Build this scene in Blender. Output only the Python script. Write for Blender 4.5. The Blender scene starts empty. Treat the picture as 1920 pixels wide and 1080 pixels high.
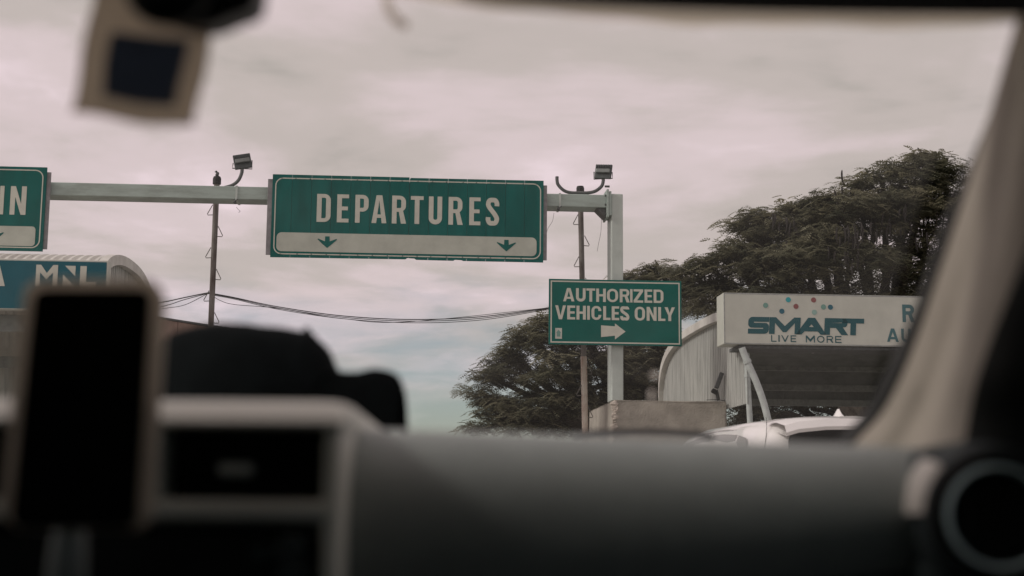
import bpy, bmesh, math, random
import numpy as np
from mathutils import Vector, Matrix
from mathutils.geometry import tessellate_polygon
rnd = random.Random(7); nrs = np.random.RandomState(11)
S = bpy.context.scene
COL = S.collection
R = math.radians

# ---------------------------------------------------------------- camera
FPX, PITCH, ROLL, CAMZ = 2667.0, R(8.28), R(0.5), 1.10
cd = bpy.data.cameras.new('camera'); cam = bpy.data.objects.new('camera', cd); COL.objects.link(cam)
CR = Matrix.Rotation(R(90) + PITCH, 3, 'X') @ Matrix.Rotation(ROLL, 3, 'Z')
cam.matrix_world = Matrix.Translation((0, 0, CAMZ)) @ CR.to_4x4()
cd.sensor_width = 36; cd.lens = 50.0; cd.clip_start = 0.02; cd.clip_end = 3000
cd.dof.use_dof = True; cd.dof.focus_distance = 29.0; cd.dof.aperture_fstop = 4.2
S.camera = cam
S.render.resolution_x, S.render.resolution_y = 1024, 576

# ---------------------------------------------------------------- world (overcast, thin cloud)
SUN = Vector((-0.80, -0.20, 0.56)).normalized()
W = bpy.data.worlds.new('World'); S.world = W; W.use_nodes = True
nt = W.node_tree; N = nt.nodes; L = nt.links; N.clear()
def nn(t, **k):
    n = N.new(t)
    for a, b in k.items(): setattr(n, a, b)
    return n
sky = nn('ShaderNodeTexSky', sky_type='NISHITA', sun_disc=False)
sky.sun_elevation = math.asin(SUN.z); sky.sun_rotation = math.atan2(SUN.x, SUN.y)
sky.dust_density = 1.0; sky.ozone_density = 2.0
skm = nn('ShaderNodeVectorMath', operation='SCALE'); skm.inputs['Scale'].default_value = 0.085
L.new(sky.outputs[0], skm.inputs[0])
tc = nn('ShaderNodeTexCoord'); sx = nn('ShaderNodeSeparateXYZ'); L.new(tc.outputs['Generated'], sx.inputs[0])
def mth(op, a, b, clamp=False):
    m = nn('ShaderNodeMath', operation=op, use_clamp=clamp)
    for i, v in enumerate((a, b)):
        if isinstance(v, (int, float)): m.inputs[i].default_value = v
        else: L.new(v, m.inputs[i])
    return m.outputs[0]
za = mth('ADD', mth('MAXIMUM', sx.outputs[2], 0.0), 0.16)
cx = nn('ShaderNodeCombineXYZ')
L.new(mth('DIVIDE', sx.outputs[0], za), cx.inputs[0]); L.new(mth('DIVIDE', sx.outputs[1], za), cx.inputs[1])
def noise(vec, scale, det, rough=0.55, dist=0.0):
    n = nn('ShaderNodeTexNoise'); n.inputs['Scale'].default_value = scale; n.inputs['Detail'].default_value = det
    n.inputs['Roughness'].default_value = rough; n.inputs['Distortion'].default_value = dist
    L.new(vec, n.inputs['Vector']); return n.outputs[0]
def ramp(fac, stops, interp='EASE'):
    r = nn('ShaderNodeValToRGB'); r.color_ramp.interpolation = interp
    e = r.color_ramp.elements
    while len(e) < len(stops): e.new(0.5)
    for q, (p, c) in zip(e, stops): q.position = p; q.color = (*c, 1)
    L.new(fac, r.inputs[0]); return r.outputs[0]
n1 = noise(cx.outputs[0], 1.15, 5, 0.5, 0.5)
n2 = noise(cx.outputs[0], 3.1, 6, 0.55, 0.3)
cf = mth('ADD', mth('MULTIPLY', n1, 0.76), mth('MULTIPLY', n2, 0.24))
cloud = ramp(cf, [(0.36, (0.40, 0.365, 0.335)), (0.46, (0.545, 0.475, 0.45)), (0.55, (0.69, 0.575, 0.585)), (0.63, (0.87, 0.715, 0.765))])
mask = ramp(mth('ADD', mth('MULTIPLY', sx.outputs[2], 4.2), mth('MULTIPLY', n2, 0.55)), [(0.48, (0.22,)*3), (0.95, (0.97,)*3)])
mx = nn('ShaderNodeMix', data_type='RGBA'); L.new(mask, mx.inputs[0]); L.new(skm.outputs[0], mx.inputs[6]); L.new(cloud, mx.inputs[7])
bg = nn('ShaderNodeBackground'); L.new(mx.outputs[2], bg.inputs[0]); bg.inputs[1].default_value = 1.0
wo = nn('ShaderNodeOutputWorld'); L.new(bg.outputs[0], wo.inputs[0])

# ---------------------------------------------------------------- sun, exposure
sd = bpy.data.lights.new('sun', 'SUN'); so = bpy.data.objects.new('sun', sd); COL.objects.link(so)
sd.energy = 1.5; sd.angle = R(10); sd.color = (1.0, 0.93, 0.86)
so.rotation_euler = SUN.to_track_quat('Z', 'Y').to_euler(); so.location = (-20, -10, 30)
S.view_settings.view_transform = 'Standard'; S.view_settings.look = 'None'
S.view_settings.exposure = 0.06; S.view_settings.gamma = 1.0; S.view_settings.use_curve_mapping = False
S.render.engine = 'CYCLES'; S.cycles.use_denoising = True; S.cycles.max_bounces = 8
S.cycles.transparent_max_bounces = 12; S.cycles.caustics_reflective = False; S.cycles.caustics_refractive = False
S.cycles.sample_clamp_indirect = 4.0

# ---------------------------------------------------------------- placing helpers
def ray(px, py):
    d = CR @ Vector(((px - 960) / FPX, -(py - 540) / FPX, -1.0)); return d
def at(px, py, D):                      # the point seen at a pixel, at distance D along the road
    d = ray(px, py); return Vector((0, 0, CAMZ)) + d * (D / d.y)
GA = R(3.9); EU = Vector((math.cos(GA), math.sin(GA), 0)); EW = Vector((-math.sin(GA), math.cos(GA), 0)); GO = Vector((0, 28.3, 0))
def gp(u, w, z): return GO + EU * u + EW * w + Vector((0, 0, z))   # gantry frame: along, deeper, up
def hit(px, py, w=0.0):                 # gantry-frame (u, z) of a pixel on the plane at depth w
    d = ray(px, py); o = Vector((0, 0, CAMZ)); p0 = GO + EW * w
    t = (p0 - o).dot(EW) / d.dot(EW); p = o + d * t
    return (p - GO).dot(EU), p.z
GM = Matrix(((EU.x, EW.x, 0, GO.x), (EU.y, EW.y, 0, GO.y), (0, 0, 1, 0), (0, 0, 0, 1)))

# ---------------------------------------------------------------- materials
MATS = {}
def mat(name, col, rough=0.6, metal=0.0, var=0.15, scale=8.0, bump=0.0, bscale=60.0, streak=None, spec=0.5, coat=0.0, dirt=None):
    m = bpy.data.materials.new(name); m.use_nodes = True; t = m.node_tree; n = t.nodes; l = t.links
    b = n['Principled BSDF']; b.inputs['Roughness'].default_value = rough; b.inputs['Metallic'].default_value = metal
    b.inputs['Specular IOR Level'].default_value = spec; b.inputs['Coat Weight'].default_value = coat
    tcn = n.new('ShaderNodeTexCoord'); mp = n.new('ShaderNodeMapping'); l.new(tcn.outputs['Object'], mp.inputs[0])
    if streak: mp.inputs['Scale'].default_value = streak
    nz = n.new('ShaderNodeTexNoise'); nz.inputs['Scale'].default_value = scale; nz.inputs['Detail'].default_value = 6
    nz.inputs['Roughness'].default_value = 0.62; l.new(mp.outputs[0], nz.inputs['Vector'])
    cr = n.new('ShaderNodeValToRGB'); l.new(nz.outputs[0], cr.inputs[0])
    lo = [max(0, c * (1 - var)) for c in col]; hi = [min(1, c * (1 + var)) for c in col]
    if dirt: lo = dirt
    cr.color_ramp.elements[0].position = 0.3; cr.color_ramp.elements[0].color = (*lo, 1)
    cr.color_ramp.elements[1].position = 0.62; cr.color_ramp.elements[1].color = (*hi, 1)
    l.new(cr.outputs[0], b.inputs['Base Color'])
    if bump:
        n2 = n.new('ShaderNodeTexNoise'); n2.inputs['Scale'].default_value = bscale; n2.inputs['Detail'].default_value = 5
        l.new(tcn.outputs['Object'], n2.inputs['Vector'])
        bp = n.new('ShaderNodeBump'); bp.inputs['Strength'].default_value = bump; bp.inputs['Distance'].default_value = 0.02
        l.new(n2.outputs[0], bp.inputs['Height']); l.new(bp.outputs[0], b.inputs['Normal'])
    MATS[name] = m; return m
mat('sign_green', (0.0005, 0.104, 0.092), 0.55, var=0.20, scale=1.4, streak=(2.2, 2.2, 0.5), spec=0.12)
mat('sign_green_fresh', (0.0005, 0.112, 0.092), 0.5, var=0.12, scale=2.0, spec=0.12)
mat('sign_white', (0.56, 0.56, 0.49), 0.55, var=0.07, scale=5.0)
mat('sign_band', (0.46, 0.48, 0.42), 0.6, var=0.10, scale=2.5)
mat('sign_blue', (0.004, 0.10, 0.135), 0.5, var=0.10, scale=2.0, spec=0.15)
mat('sign_back', (0.24, 0.23, 0.24), 0.6, metal=0.3, var=0.2)
mat('beam_paint', (0.36, 0.43, 0.40), 0.65, var=0.10, scale=4.0, streak=(0.6, 0.6, 2.5), dirt=(0.29, 0.34, 0.31))
mat('post_paint', (0.48, 0.53, 0.50), 0.6, var=0.08, scale=3.0)
mat('dark_steel', (0.075, 0.08, 0.08), 0.6, var=0.3, scale=14)
mat('rusty_pole', (0.17, 0.155, 0.145), 0.85, var=0.35, scale=7.0, dirt=(0.09, 0.065, 0.055), streak=(1, 1, 0.35))
mat('painted_pole', (0.46, 0.42, 0.37), 0.75, var=0.3, scale=6.0, dirt=(0.30, 0.17, 0.12), streak=(1, 1, 0.3))
mat('rung_steel', (0.14, 0.13, 0.12), 0.7)
mat('lamp_metal', (0.06, 0.07, 0.07), 0.5, metal=0.4, var=0.25)
mat('lamp_driver', (0.17, 0.185, 0.18), 0.5, metal=0.3)
mat('cable_black', (0.02, 0.02, 0.022), 0.7)
mat('concrete', (0.33, 0.305, 0.265), 0.95, var=0.22, scale=2.2, bump=0.7, bscale=28)
mat('concrete_broken', (0.46, 0.41, 0.36), 0.95, var=0.25, scale=14, bump=0.9, bscale=40)
mat('sheet_metal', (0.50, 0.51, 0.485), 0.55, metal=0.15, var=0.12, scale=3.0, streak=(4, 4, 0.3), dirt=(0.33, 0.335, 0.32))
mat('roof_metal', (0.60, 0.59, 0.55), 0.55, metal=0.1, var=0.12, scale=1.5, dirt=(0.46, 0.44, 0.40))
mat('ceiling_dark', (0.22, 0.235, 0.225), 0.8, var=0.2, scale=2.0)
mat('purlin', (0.30, 0.315, 0.305), 0.7, var=0.2)
mat('fascia_white', (0.52, 0.53, 0.475), 0.55, var=0.07, scale=2.5)
mat('column_paint', (0.46, 0.50, 0.49), 0.5, var=0.12)
mat('logo_teal', (0.003, 0.078, 0.095), 0.6, var=0.05)
mat('logo_grey', (0.07, 0.16, 0.175), 0.5, var=0.05)
mat('dot_cyan', (0.02, 0.32, 0.36), 0.5, var=0.05); mat('dot_green', (0.15, 0.30, 0.26), 0.5, var=0.05)
mat('dot_blue', (0.01, 0.11, 0.16), 0.5, var=0.05); mat('dot_red', (0.24, 0.075, 0.075), 0.5, var=0.05)
mat('dot_pale', (0.27, 0.42, 0.38), 0.5, var=0.05)
mat('brown_panel', (0.27, 0.185, 0.15), 0.85, var=0.18, scale=1.2)
mat('road_concrete', (0.30, 0.29, 0.27), 0.95, var=0.25, scale=6, bump=0.4, bscale=120)
mat('grass_earth', (0.09, 0.085, 0.05), 0.95, var=0.35, scale=0.6)
mat('bark', (0.075, 0.063, 0.052), 0.95, var=0.35, scale=9, bump=0.6, bscale=30)
mat('pod', (0.018, 0.014, 0.012), 0.8)
mat('car_white', (0.80, 0.78, 0.77), 0.3, var=0.02, coat=0.8)
mat('car_glass', (0.012, 0.014, 0.015), 0.08, var=0.05, spec=0.6)
mat('side_glass', (0.16, 0.165, 0.15), 0.12, var=0.05, spec=0.8)
mat('chrome_trim', (0.45, 0.45, 0.43), 0.25, metal=0.9, var=0.05)
mat('black_rubber', (0.02, 0.02, 0.02), 0.8)
mat('tail_red', (0.35, 0.015, 0.012), 0.25, var=0.05)
mat('alloy', (0.5, 0.5, 0.5), 0.35, metal=0.8)
mat('dash_plastic', (0.26, 0.285, 0.28), 0.5, var=0.06, scale=40, bump=0.12, bscale=900)
mat('dash_lower', (0.035, 0.047, 0.050), 0.75, var=0.08)
mat('stack_plastic', (0.82, 0.81, 0.75), 0.5, var=0.04)
mat('black_plastic', (0.006, 0.007, 0.007), 0.55, var=0.1, spec=0.3)
mat('chrome_soft', (0.55, 0.58, 0.57), 0.4, metal=0.2, var=0.06)
mat('lit_silver_plastic', (0.74, 0.70, 0.64), 0.45, metal=0.0, var=0.05)
mat('ring_grey', (0.58, 0.74, 0.76), 0.5, metal=0.0, var=0.06)
mat('pillar_trim', (0.31, 0.275, 0.235), 0.8, var=0.05, scale=60, bump=0.1, bscale=700)
mat('headliner', (0.48, 0.42, 0.35), 0.9, var=0.05, scale=60)
mat('visor_dark', (0.035, 0.035, 0.04), 0.85)
mat('seat_dark', (0.03, 0.03, 0.03), 0.9)
mat('cap_cloth', (0.004, 0.0055, 0.006), 0.9, var=0.3, scale=30, spec=0.05)
mat('phone_glass', (0.004, 0.004, 0.005), 0.12, var=0.05, spec=0.25)
mat('mirror_housing', (0.022, 0.024, 0.026), 0.5)
mat('mirror_glass', (0.05, 0.05, 0.055), 0.2, metal=0.3, var=0.05)
mat('lamp_lens', (0.6, 0.6, 0.58), 0.4)
mat('sticker', (0.5, 0.52, 0.47), 0.5)
# leaves: a little light passes through
def leaf_mat(name, c1, c2):
    m = bpy.data.materials.new(name); m.use_nodes = True; t = m.node_tree; n = t.nodes; l = t.links
    b = n['Principled BSDF']; b.inputs['Roughness'].default_value = 0.55; b.inputs['Specular IOR Level'].default_value = 0.35
    at_ = n.new('ShaderNodeAttribute'); at_.attribute_name = 'tone'
    cr = n.new('ShaderNodeValToRGB'); cr.color_ramp.elements[0].color = (*c1, 1); cr.color_ramp.elements[1].color = (*c2, 1)
    l.new(at_.outputs['Fac'], cr.inputs[0]); l.new(cr.outputs[0], b.inputs['Base Color'])
    tr = n.new('ShaderNodeBsdfTranslucent'); l.new(cr.outputs[0], tr.inputs[0])
    ms = n.new('ShaderNodeMixShader'); ms.inputs[0].default_value = 0.42
    l.new(b.outputs[0], ms.inputs[1]); l.new(tr.outputs[0], ms.inputs[2]); l.new(ms.outputs[0], n['Material Output'].inputs[0])
    MATS[name] = m
def thin_mat(name, col, k):
    m = mat(name, col, 0.7, var=0.06, scale=50); t = m.node_tree; n = t.nodes; l = t.links
    tr = n.new('ShaderNodeBsdfTranslucent'); tr.inputs[0].default_value = (*col, 1); ms = n.new('ShaderNodeMixShader'); ms.inputs[0].default_value = k
    l.new(n['Principled BSDF'].outputs[0], ms.inputs[1]); l.new(tr.outputs[0], ms.inputs[2]); l.new(ms.outputs[0], n['Material Output'].inputs[0])
thin_mat('pouch_cloth', (0.84, 0.77, 0.68), 0.7); thin_mat('phone_case', (0.80, 0.74, 0.66), 0.65); thin_mat('clear_film', (0.92, 0.88, 0.84), 0.8); thin_mat('shade_film', (0.74, 0.67, 0.55), 0.65); thin_mat('pouch_navy', (0.07, 0.105, 0.19), 0.6)
leaf_mat('leaf', (0.075, 0.088, 0.058), (0.29, 0.275, 0.185))
leaf_mat('leaf_far', (0.055, 0.062, 0.042), (0.15, 0.14, 0.085))
# windscreen: thin pane with faint smears
def glass_mat(name, tint, smear):
    m = bpy.data.materials.new(name); m.use_nodes = True; t = m.node_tree; n = t.nodes; l = t.links; n.clear()
    o = n.new('ShaderNodeOutputMaterial'); tr = n.new('ShaderNodeBsdfTransparent'); tr.inputs[0].default_value = (*tint, 1)
    gl = n.new('ShaderNodeBsdfGlossy'); gl.inputs['Roughness'].default_value = 0.02
    fr = n.new('ShaderNodeLayerWeight'); fr.inputs[0].default_value = 0.5
    pw = n.new('ShaderNodeMath'); pw.operation = 'POWER'; pw.inputs[1].default_value = 5.0; l.new(fr.outputs['Facing'], pw.inputs[0])
    mu = n.new('ShaderNodeMath'); mu.operation = 'MULTIPLY_ADD'; mu.inputs[1].default_value = 0.10; mu.inputs[2].default_value = 0.012; l.new(pw.outputs[0], mu.inputs[0])
    m1 = n.new('ShaderNodeMixShader'); l.new(mu.outputs[0], m1.inputs[0]); l.new(tr.outputs[0], m1.inputs[1]); l.new(gl.outputs[0], m1.inputs[2])
    df = n.new('ShaderNodeBsdfTranslucent'); df.inputs[0].default_value = (0.8, 0.78, 0.75, 1)
    tcn = n.new('ShaderNodeTexCoord'); nz = n.new('ShaderNodeTexNoise'); nz.inputs['Scale'].default_value = 9; nz.inputs['Detail'].default_value = 5
    l.new(tcn.outputs['Object'], nz.inputs['Vector'])
    mr = n.new('ShaderNodeMapRange'); mr.inputs[1].default_value = 0.45; mr.inputs[2].default_value = 0.8; mr.inputs[3].default_value = smear * .45; mr.inputs[4].default_value = smear
    l.new(nz.outputs[0], mr.inputs[0])
    m2 = n.new('ShaderNodeMixShader'); l.new(mr.outputs[0], m2.inputs[0]); l.new(m1.outputs[0], m2.inputs[1]); l.new(df.outputs[0], m2.inputs[2])
    l.new(m2.outputs[0], o.inputs[0]); MATS[name] = m
glass_mat('windscreen_glass', (0.97, 0.975, 0.965), 0.036)
glass_mat('tinted_glass', (0.48, 0.53, 0.54), 0.0); glass_mat('dark_tint', (0.22, 0.23, 0.23), 0.0)

# ---------------------------------------------------------------- object helpers
WM = {}
def tag(o, label=None, cat=None, group=None, kind=None):
    if label: o['label'] = label
    if cat: o['category'] = cat
    if group: o['group'] = group
    if kind: o['kind'] = kind
    return o
def thing(name, label, cat, loc, rz=0.0, group=None):
    o = bpy.data.objects.new(name, None); COL.objects.link(o); o.empty_display_size = 0.2
    o.location = loc; o.rotation_euler = (0, 0, rz)
    WM[o] = Matrix.Translation(Vector(loc)) @ Matrix.Rotation(rz, 4, 'Z')
    return tag(o, label, cat, group)
def finish(name, me, m, parent=None, smooth=False, loc=None):
    me.name = name
    for k in (m if isinstance(m, (list, tuple)) else [m]): me.materials.append(MATS[k])
    if smooth:
        me.polygons.foreach_set('use_smooth', [True] * len(me.polygons))
    o = bpy.data.objects.new(name, me); COL.objects.link(o)
    if parent is not None:
        o.parent = parent; me.transform(WM[parent].inverted()); WM[o] = WM[parent].copy()
    elif loc is not None:
        me.transform(Matrix.Translation(-Vector(loc))); o.location = loc; WM[o] = Matrix.Translation(Vector(loc))
    else: WM[o] = Matrix.Identity(4)
    me.update(); return o
def part(name, bm, m, parent=None, smooth=False, loc=None):
    bmesh.ops.recalc_face_normals(bm, faces=bm.faces)
    me = bpy.data.meshes.new(name); bm.to_mesh(me); bm.free()
    o = finish(name, me, m, parent, smooth, loc)
    if smooth:
        try: me.set_sharp_from_angle(angle=R(40))
        except Exception: pass
    return o
def inst(name, me, parent, Mloc):
    o = bpy.data.objects.new(name, me); COL.objects.link(o); o.parent = parent; o.matrix_local = Mloc; return o
def NB(): return bmesh.new()
def box(bm, c, s, M=None, bev=0.0, seg=1):
    T = Matrix.Translation(Vector(c)) if M is None else M @ Matrix.Translation(Vector(c))
    r = bmesh.ops.create_cube(bm, size=1.0, matrix=T @ Matrix.Diagonal((*s, 1)))
    if bev:
        es = list({e for v in r['verts'] for e in v.link_edges})
        bmesh.ops.bevel(bm, geom=es, offset=bev, segments=seg, affect='EDGES', profile=0.5)
    return bm
def gbox(bm, u0, u1, w0, w1, z0, z1, bev=0.0, seg=1):
    return box(bm, ((u0 + u1) / 2, (w0 + w1) / 2, (z0 + z1) / 2), (u1 - u0, w1 - w0, z1 - z0), GM, bev, seg)
def tube(bm, pts, rad, n=8, caps=True):
    pts = [Vector(p) for p in pts]; k = len(pts)
    rs = rad if isinstance(rad, (list, tuple)) else [rad] * k
    rings = []; ref = None
    for i, p in enumerate(pts):
        t = (pts[min(i + 1, k - 1)] - pts[max(i - 1, 0)]).normalized()
        if ref is None:
            ref = t.orthogonal().normalized()
        ref = (ref - t * ref.dot(t)).normalized(); b = t.cross(ref)
        rings.append([bm.verts.new(p + (ref * math.cos(a) + b * math.sin(a)) * rs[i]) for a in [2 * math.pi * j / n for j in range(n)]])
    for a, b in zip(rings, rings[1:]):
        for j in range(n): bm.faces.new((a[j], a[(j + 1) % n], b[(j + 1) % n], b[j]))
    if caps:
        bm.faces.new(rings[0][::-1]); bm.faces.new(rings[-1])
    return bm
def crom(pts, n=8, closed=False):
    pts = [Vector(p) for p in pts]; out = []; k = len(pts)
    for i in range(k if closed else k - 1):
        g = (lambda j: pts[j % k]) if closed else (lambda j: pts[max(0, min(k - 1, j))])
        p0, p1, p2, p3 = g(i - 1), g(i), g(i + 1), g(i + 2)
        for s in range(n):
            t = s / n
            out.append(0.5 * ((2 * p1) + (p2 - p0) * t + (2 * p0 - 5 * p1 + 4 * p2 - p3) * t * t + (3 * p1 - p0 - 3 * p2 + p3) * t ** 3))
    if not closed: out.append(pts[-1].copy())
    return out
def grid(bm, rows, closed=False):
    vs = [[bm.verts.new(p) for p in r] for r in rows]
    for a, b in zip(vs, vs[1:]):
        m = len(a)
        for j in range(m if closed else m - 1):
            bm.faces.new((a[j], a[(j + 1) % m], b[(j + 1) % m], b[j]))
    return vs
def extrude_poly(bm, poly, d):          # closed polygon of Vectors swept by d
    a = [bm.verts.new(p) for p in poly]; b = [bm.verts.new(p + d) for p in poly]
    bm.faces.new(a); bm.faces.new(b[::-1]); k = len(a)
    for i in range(k): bm.faces.new((a[i], b[i], b[(i + 1) % k], a[(i + 1) % k]))

# ---------------------------------------------------------------- flat lettering
def arc(cx_, cy_, r, a0, a1, n=6): return [(cx_ + r * math.cos(R(a0 + (a1 - a0) * i / n)), cy_ + r * math.sin(R(a0 + (a1 - a0) * i / n))) for i in range(n + 1)]
def rr(x0, y0, x1, y1, r):
    r = r if isinstance(r, (list, tuple)) else (r,) * 4     # bl, br, tr, tl
    o = []
    for (x, y, k, a) in ((x0, y0, r[0], 180), (x1, y0, r[1], 270), (x1, y1, r[2], 0), (x0, y1, r[3], 90)):
        if k <= 1e-5: o.append((x, y)); continue
        o += arc(x + (k if x == x0 else -k), y + (k if y == y0 else -k), k, a, a + 90)
    return o
def ribbon(ctrl, t):
    P = crom([(x, y, 0) for x, y in ctrl], 6); k = len(P); l_, r_ = [], []
    for i, p in enumerate(P):
        d = (P[min(i + 1, k - 1)] - P[max(i - 1, 0)]).normalized()
        l_.append((p.x - d.y * t / 2, p.y + d.x * t / 2)); r_.append((p.x + d.y * t / 2, p.y - d.x * t / 2))
    return [l_ + r_[::-1]]
def glyph(ch, w, t, h=None):            # contours in a box w x 1; t stem, h bar
    h = h or t; r = min(w * 0.46, 0.3); m = 0.5
    if ch == 'D': return [rr(0, 0, w, 1, (0, r, r, 0)), rr(t, h, w - t, 1 - h, (0, max(r - t, .01), max(r - t, .01), 0))]
    if ch == 'E': return [[(0, 0), (w, 0), (w, h), (t, h), (t, m - h / 2), (w * .92, m - h / 2), (w * .92, m + h / 2), (t, m + h / 2), (t, 1 - h), (w, 1 - h), (w, 1), (0, 1)]]
    if ch == 'L': return [[(0, 0), (w, 0), (w, h), (t, h), (t, 1), (0, 1)]]
    if ch == 'I': return [[(0, 0), (w, 0), (w, 1), (0, 1)]]
    if ch == 'T': return [[(w / 2 - t / 2, 0), (w / 2 + t / 2, 0), (w / 2 + t / 2, 1 - h), (w, 1 - h), (w, 1), (0, 1), (0, 1 - h), (w / 2 - t / 2, 1 - h)]]
    if ch == 'H': return [[(0, 0), (t, 0), (t, m - h / 2), (w - t, m - h / 2), (w - t, 0), (w, 0), (w, 1), (w - t, 1), (w - t, m + h / 2), (t, m + h / 2), (t, 1), (0, 1)]]
    if ch == 'N': return [[(0, 0), (t, 0), (t, .62), (w - t, 0), (w, 0), (w, 1), (w - t, 1), (w - t, .38), (t, 1), (0, 1)]]
    if ch == 'Z': return [[(0, 0), (w, 0), (w, h), (t * 1.25, h), (w, 1 - h), (w, 1), (0, 1), (0, 1 - h), (w - t * 1.25, 1 - h), (0, h)]]
    if ch == 'V': return [[(w / 2 - t * .55, 0), (w / 2 + t * .55, 0), (w, 1), (w - t, 1), (w / 2, .27), (t, 1), (0, 1)]]
    if ch == 'Y': return [[(w / 2 - t / 2, 0), (w / 2 + t / 2, 0), (w / 2 + t / 2, .4), (w, 1), (w - t * 1.1, 1), (w / 2, .58), (t * 1.1, 1), (0, 1), (w / 2 - t / 2, .4)]]
    if ch == 'M': return [[(0, 0), (t, 0), (t, .66), (w / 2 - t * .3, .12), (w / 2 + t * .3, .12), (w - t, .66), (w - t, 0), (w, 0), (w, 1), (w - t * 1.15, 1), (w / 2, .48), (t * 1.15, 1), (0, 1)]]
    if ch == 'A':
        yt = 1 - h * 1.35; f = lambda y: t + (w / 2 - t) * y / yt; b = .19
        return [[(0, 0), (t, 0), (f(b), b), (w - f(b), b), (w - t, 0), (w, 0), (w / 2 + t * .62, 1), (w / 2 - t * .62, 1)], [(f(b + h * .9), b + h * .9), (w - f(b + h * .9), b + h * .9), (w / 2, yt)]]
    if ch == 'U':
        q = w * .48
        return [[(0, 1)] + arc(q, q, q, 180, 270) + arc(w - q, q, q, 270, 360) + [(w, 1), (w - t, 1)] + arc(w - q, q, max(q - t, .02), 360, 270)  + arc(q, q, max(q - t, .02), 270, 180) + [(t, 1)]] if h == t else \
               [[(0, 1)] + arc(q, q, q, 180, 270) + arc(w - q, q, q, 270, 360) + [(w, 1), (w - t, 1)] + arc(w - q, q, max(q - t, .02), 360, 270) + arc(q, q, max(q - t, .02), 270, 180) + [(t, 1)]]
    if ch == 'O':
        q = w * .48; return [rr(0, 0, w, 1, q), rr(t, h, w - t, 1 - h, max(q - t, .02))]
    if ch in 'PR':
        y = .40 if ch == 'P' else .42; q = min((1 - y) * .48, w * .45); hole = rr(t, y + h, w - t, 1 - h, (0, max(q - t, .02), max(q - t, .02), 0))
        if ch == 'P': return [[(0, 0), (t, 0), (t, y)] + arc(w - q, y + q, q, 270, 360) + arc(w - q, 1 - q, q, 0, 90) + [(0, 1)], hole]
        return [[(0, 0), (t, 0), (t, y), (w * .50, y), (w - t, 0), (w * 1.04, 0), (w * .80, y + .04)] + arc(w - q, y + q, q, 310, 360) + arc(w - q, 1 - q, q, 0, 90) + [(0, 1)], hole]
    if ch == 'S' and w > .9:
        q = .26; q2 = .22
        return [[(w, 1)] + arc(q, 1 - q, q, 90, 180) + arc(q2, .5 - h / 2 + q2, q2, 180, 270) + [(w - t, .5 - h / 2), (w - t, h), (0, h), (0, 0)] + arc(w - q, q, q, 270, 360) + arc(w - q2, .5 + h / 2 - q2, q2, 0, 90) + [(t, .5 + h / 2), (t, 1 - h), (w, 1 - h)]]
    if ch == 'S':
        a = t / 2; c = h / 2; e = .10
        o = [(w - a, .70), (w - a, .80), (w - a - .05, .90), (w / 2 + .02, 1 - a), (a + .05, .90), (a, .76), (a + .06, .63), (w / 2, .51), (w - a - .06, .38), (w - a, .24), (w - a - .05, .10), (w / 2 - .02, a), (a + .05, .10), (a, .20), (a, .30)]
        return ribbon(o, t)
    if ch == 'C':
        q = w * .47; i = max(q - t, .03)
        return [[(w, .64)] + arc(w - q, 1 - q, q, 0, 90) + arc(q, 1 - q, q, 90, 180) + arc(q, q, q, 180, 270) + arc(w - q, q, q, 270, 360) + [(w, .36), (w - t, .36)]
                + arc(w - t - i, h + i, i, 360, 270) + arc(t + i, h + i, i, 270, 180) + arc(t + i, 1 - h - i, i, 180, 90) + arc(w - t - i, 1 - h - i, i, 90, 0) + [(w - t, .64)]]
def flat(contours, fn):                 # filled contours -> mesh through fn(x, y)
    tri = tessellate_polygon([[Vector((x, y, 0)) for x, y in c] for c in contours])
    pts = [fn(x, y) for c in contours for x, y in c]
    me = bpy.data.meshes.new('flat'); me.from_pydata(pts, [], [tuple(t) for t in tri]); me.update()
    fl = [p for p in me.polygons if p.normal.y > 0]
    if len(fl) > len(me.polygons) / 2: me.flip_normals()
    return me
def gflat(name, contours, m, parent, w): # contours in gantry (u, z) on the plane at depth w
    return finish(name, flat(contours, lambda x, y: gp(x, w, y)), m, parent)
def letters(txt, spans, ytop, ybot, xref, t, m, parent, w, h=None, shear=0.0):
    _, zt = hit(xref, ytop, w); _, zb = hit(xref, ybot, w); H = zt - zb
    for ch, (a, b) in zip(txt, spans):
        ua, ub = hit(a, (ytop + ybot) / 2, w)[0], hit(b, (ytop + ybot) / 2, w)[0]
        cs = glyph(ch, (ub - ua) / H, t, h)
        gflat('letter', [[(ua + (x + shear * y) * H, zb + y * H) for x, y in c] for c in cs], m, parent, w)
def ring(u0, z0, u1, z1, r, t): return [rr(u0, z0, u1, z1, r), rr(u0 + t, z0 + t, u1 - t, z1 - t, max(r - t, 0))]

# ================================================================ THE SETTING
bm = NB(); bmesh.ops.create_grid(bm, x_segments=8, y_segments=8, size=900)
tag(part('ground', bm, 'grass_earth'), kind='structure')
bm = NB(); box(bm, (-1.5, 40, 0.004), (26, 160, 0.008)); tag(part('road', bm, 'road_concrete'), kind='structure')
bm = NB(); gbox(bm, 1.9, 5.6, -0.6, 9.0, 0.0, 0.15, 0.02); tag(part('traffic_island', bm, 'concrete'), kind='structure')

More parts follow.
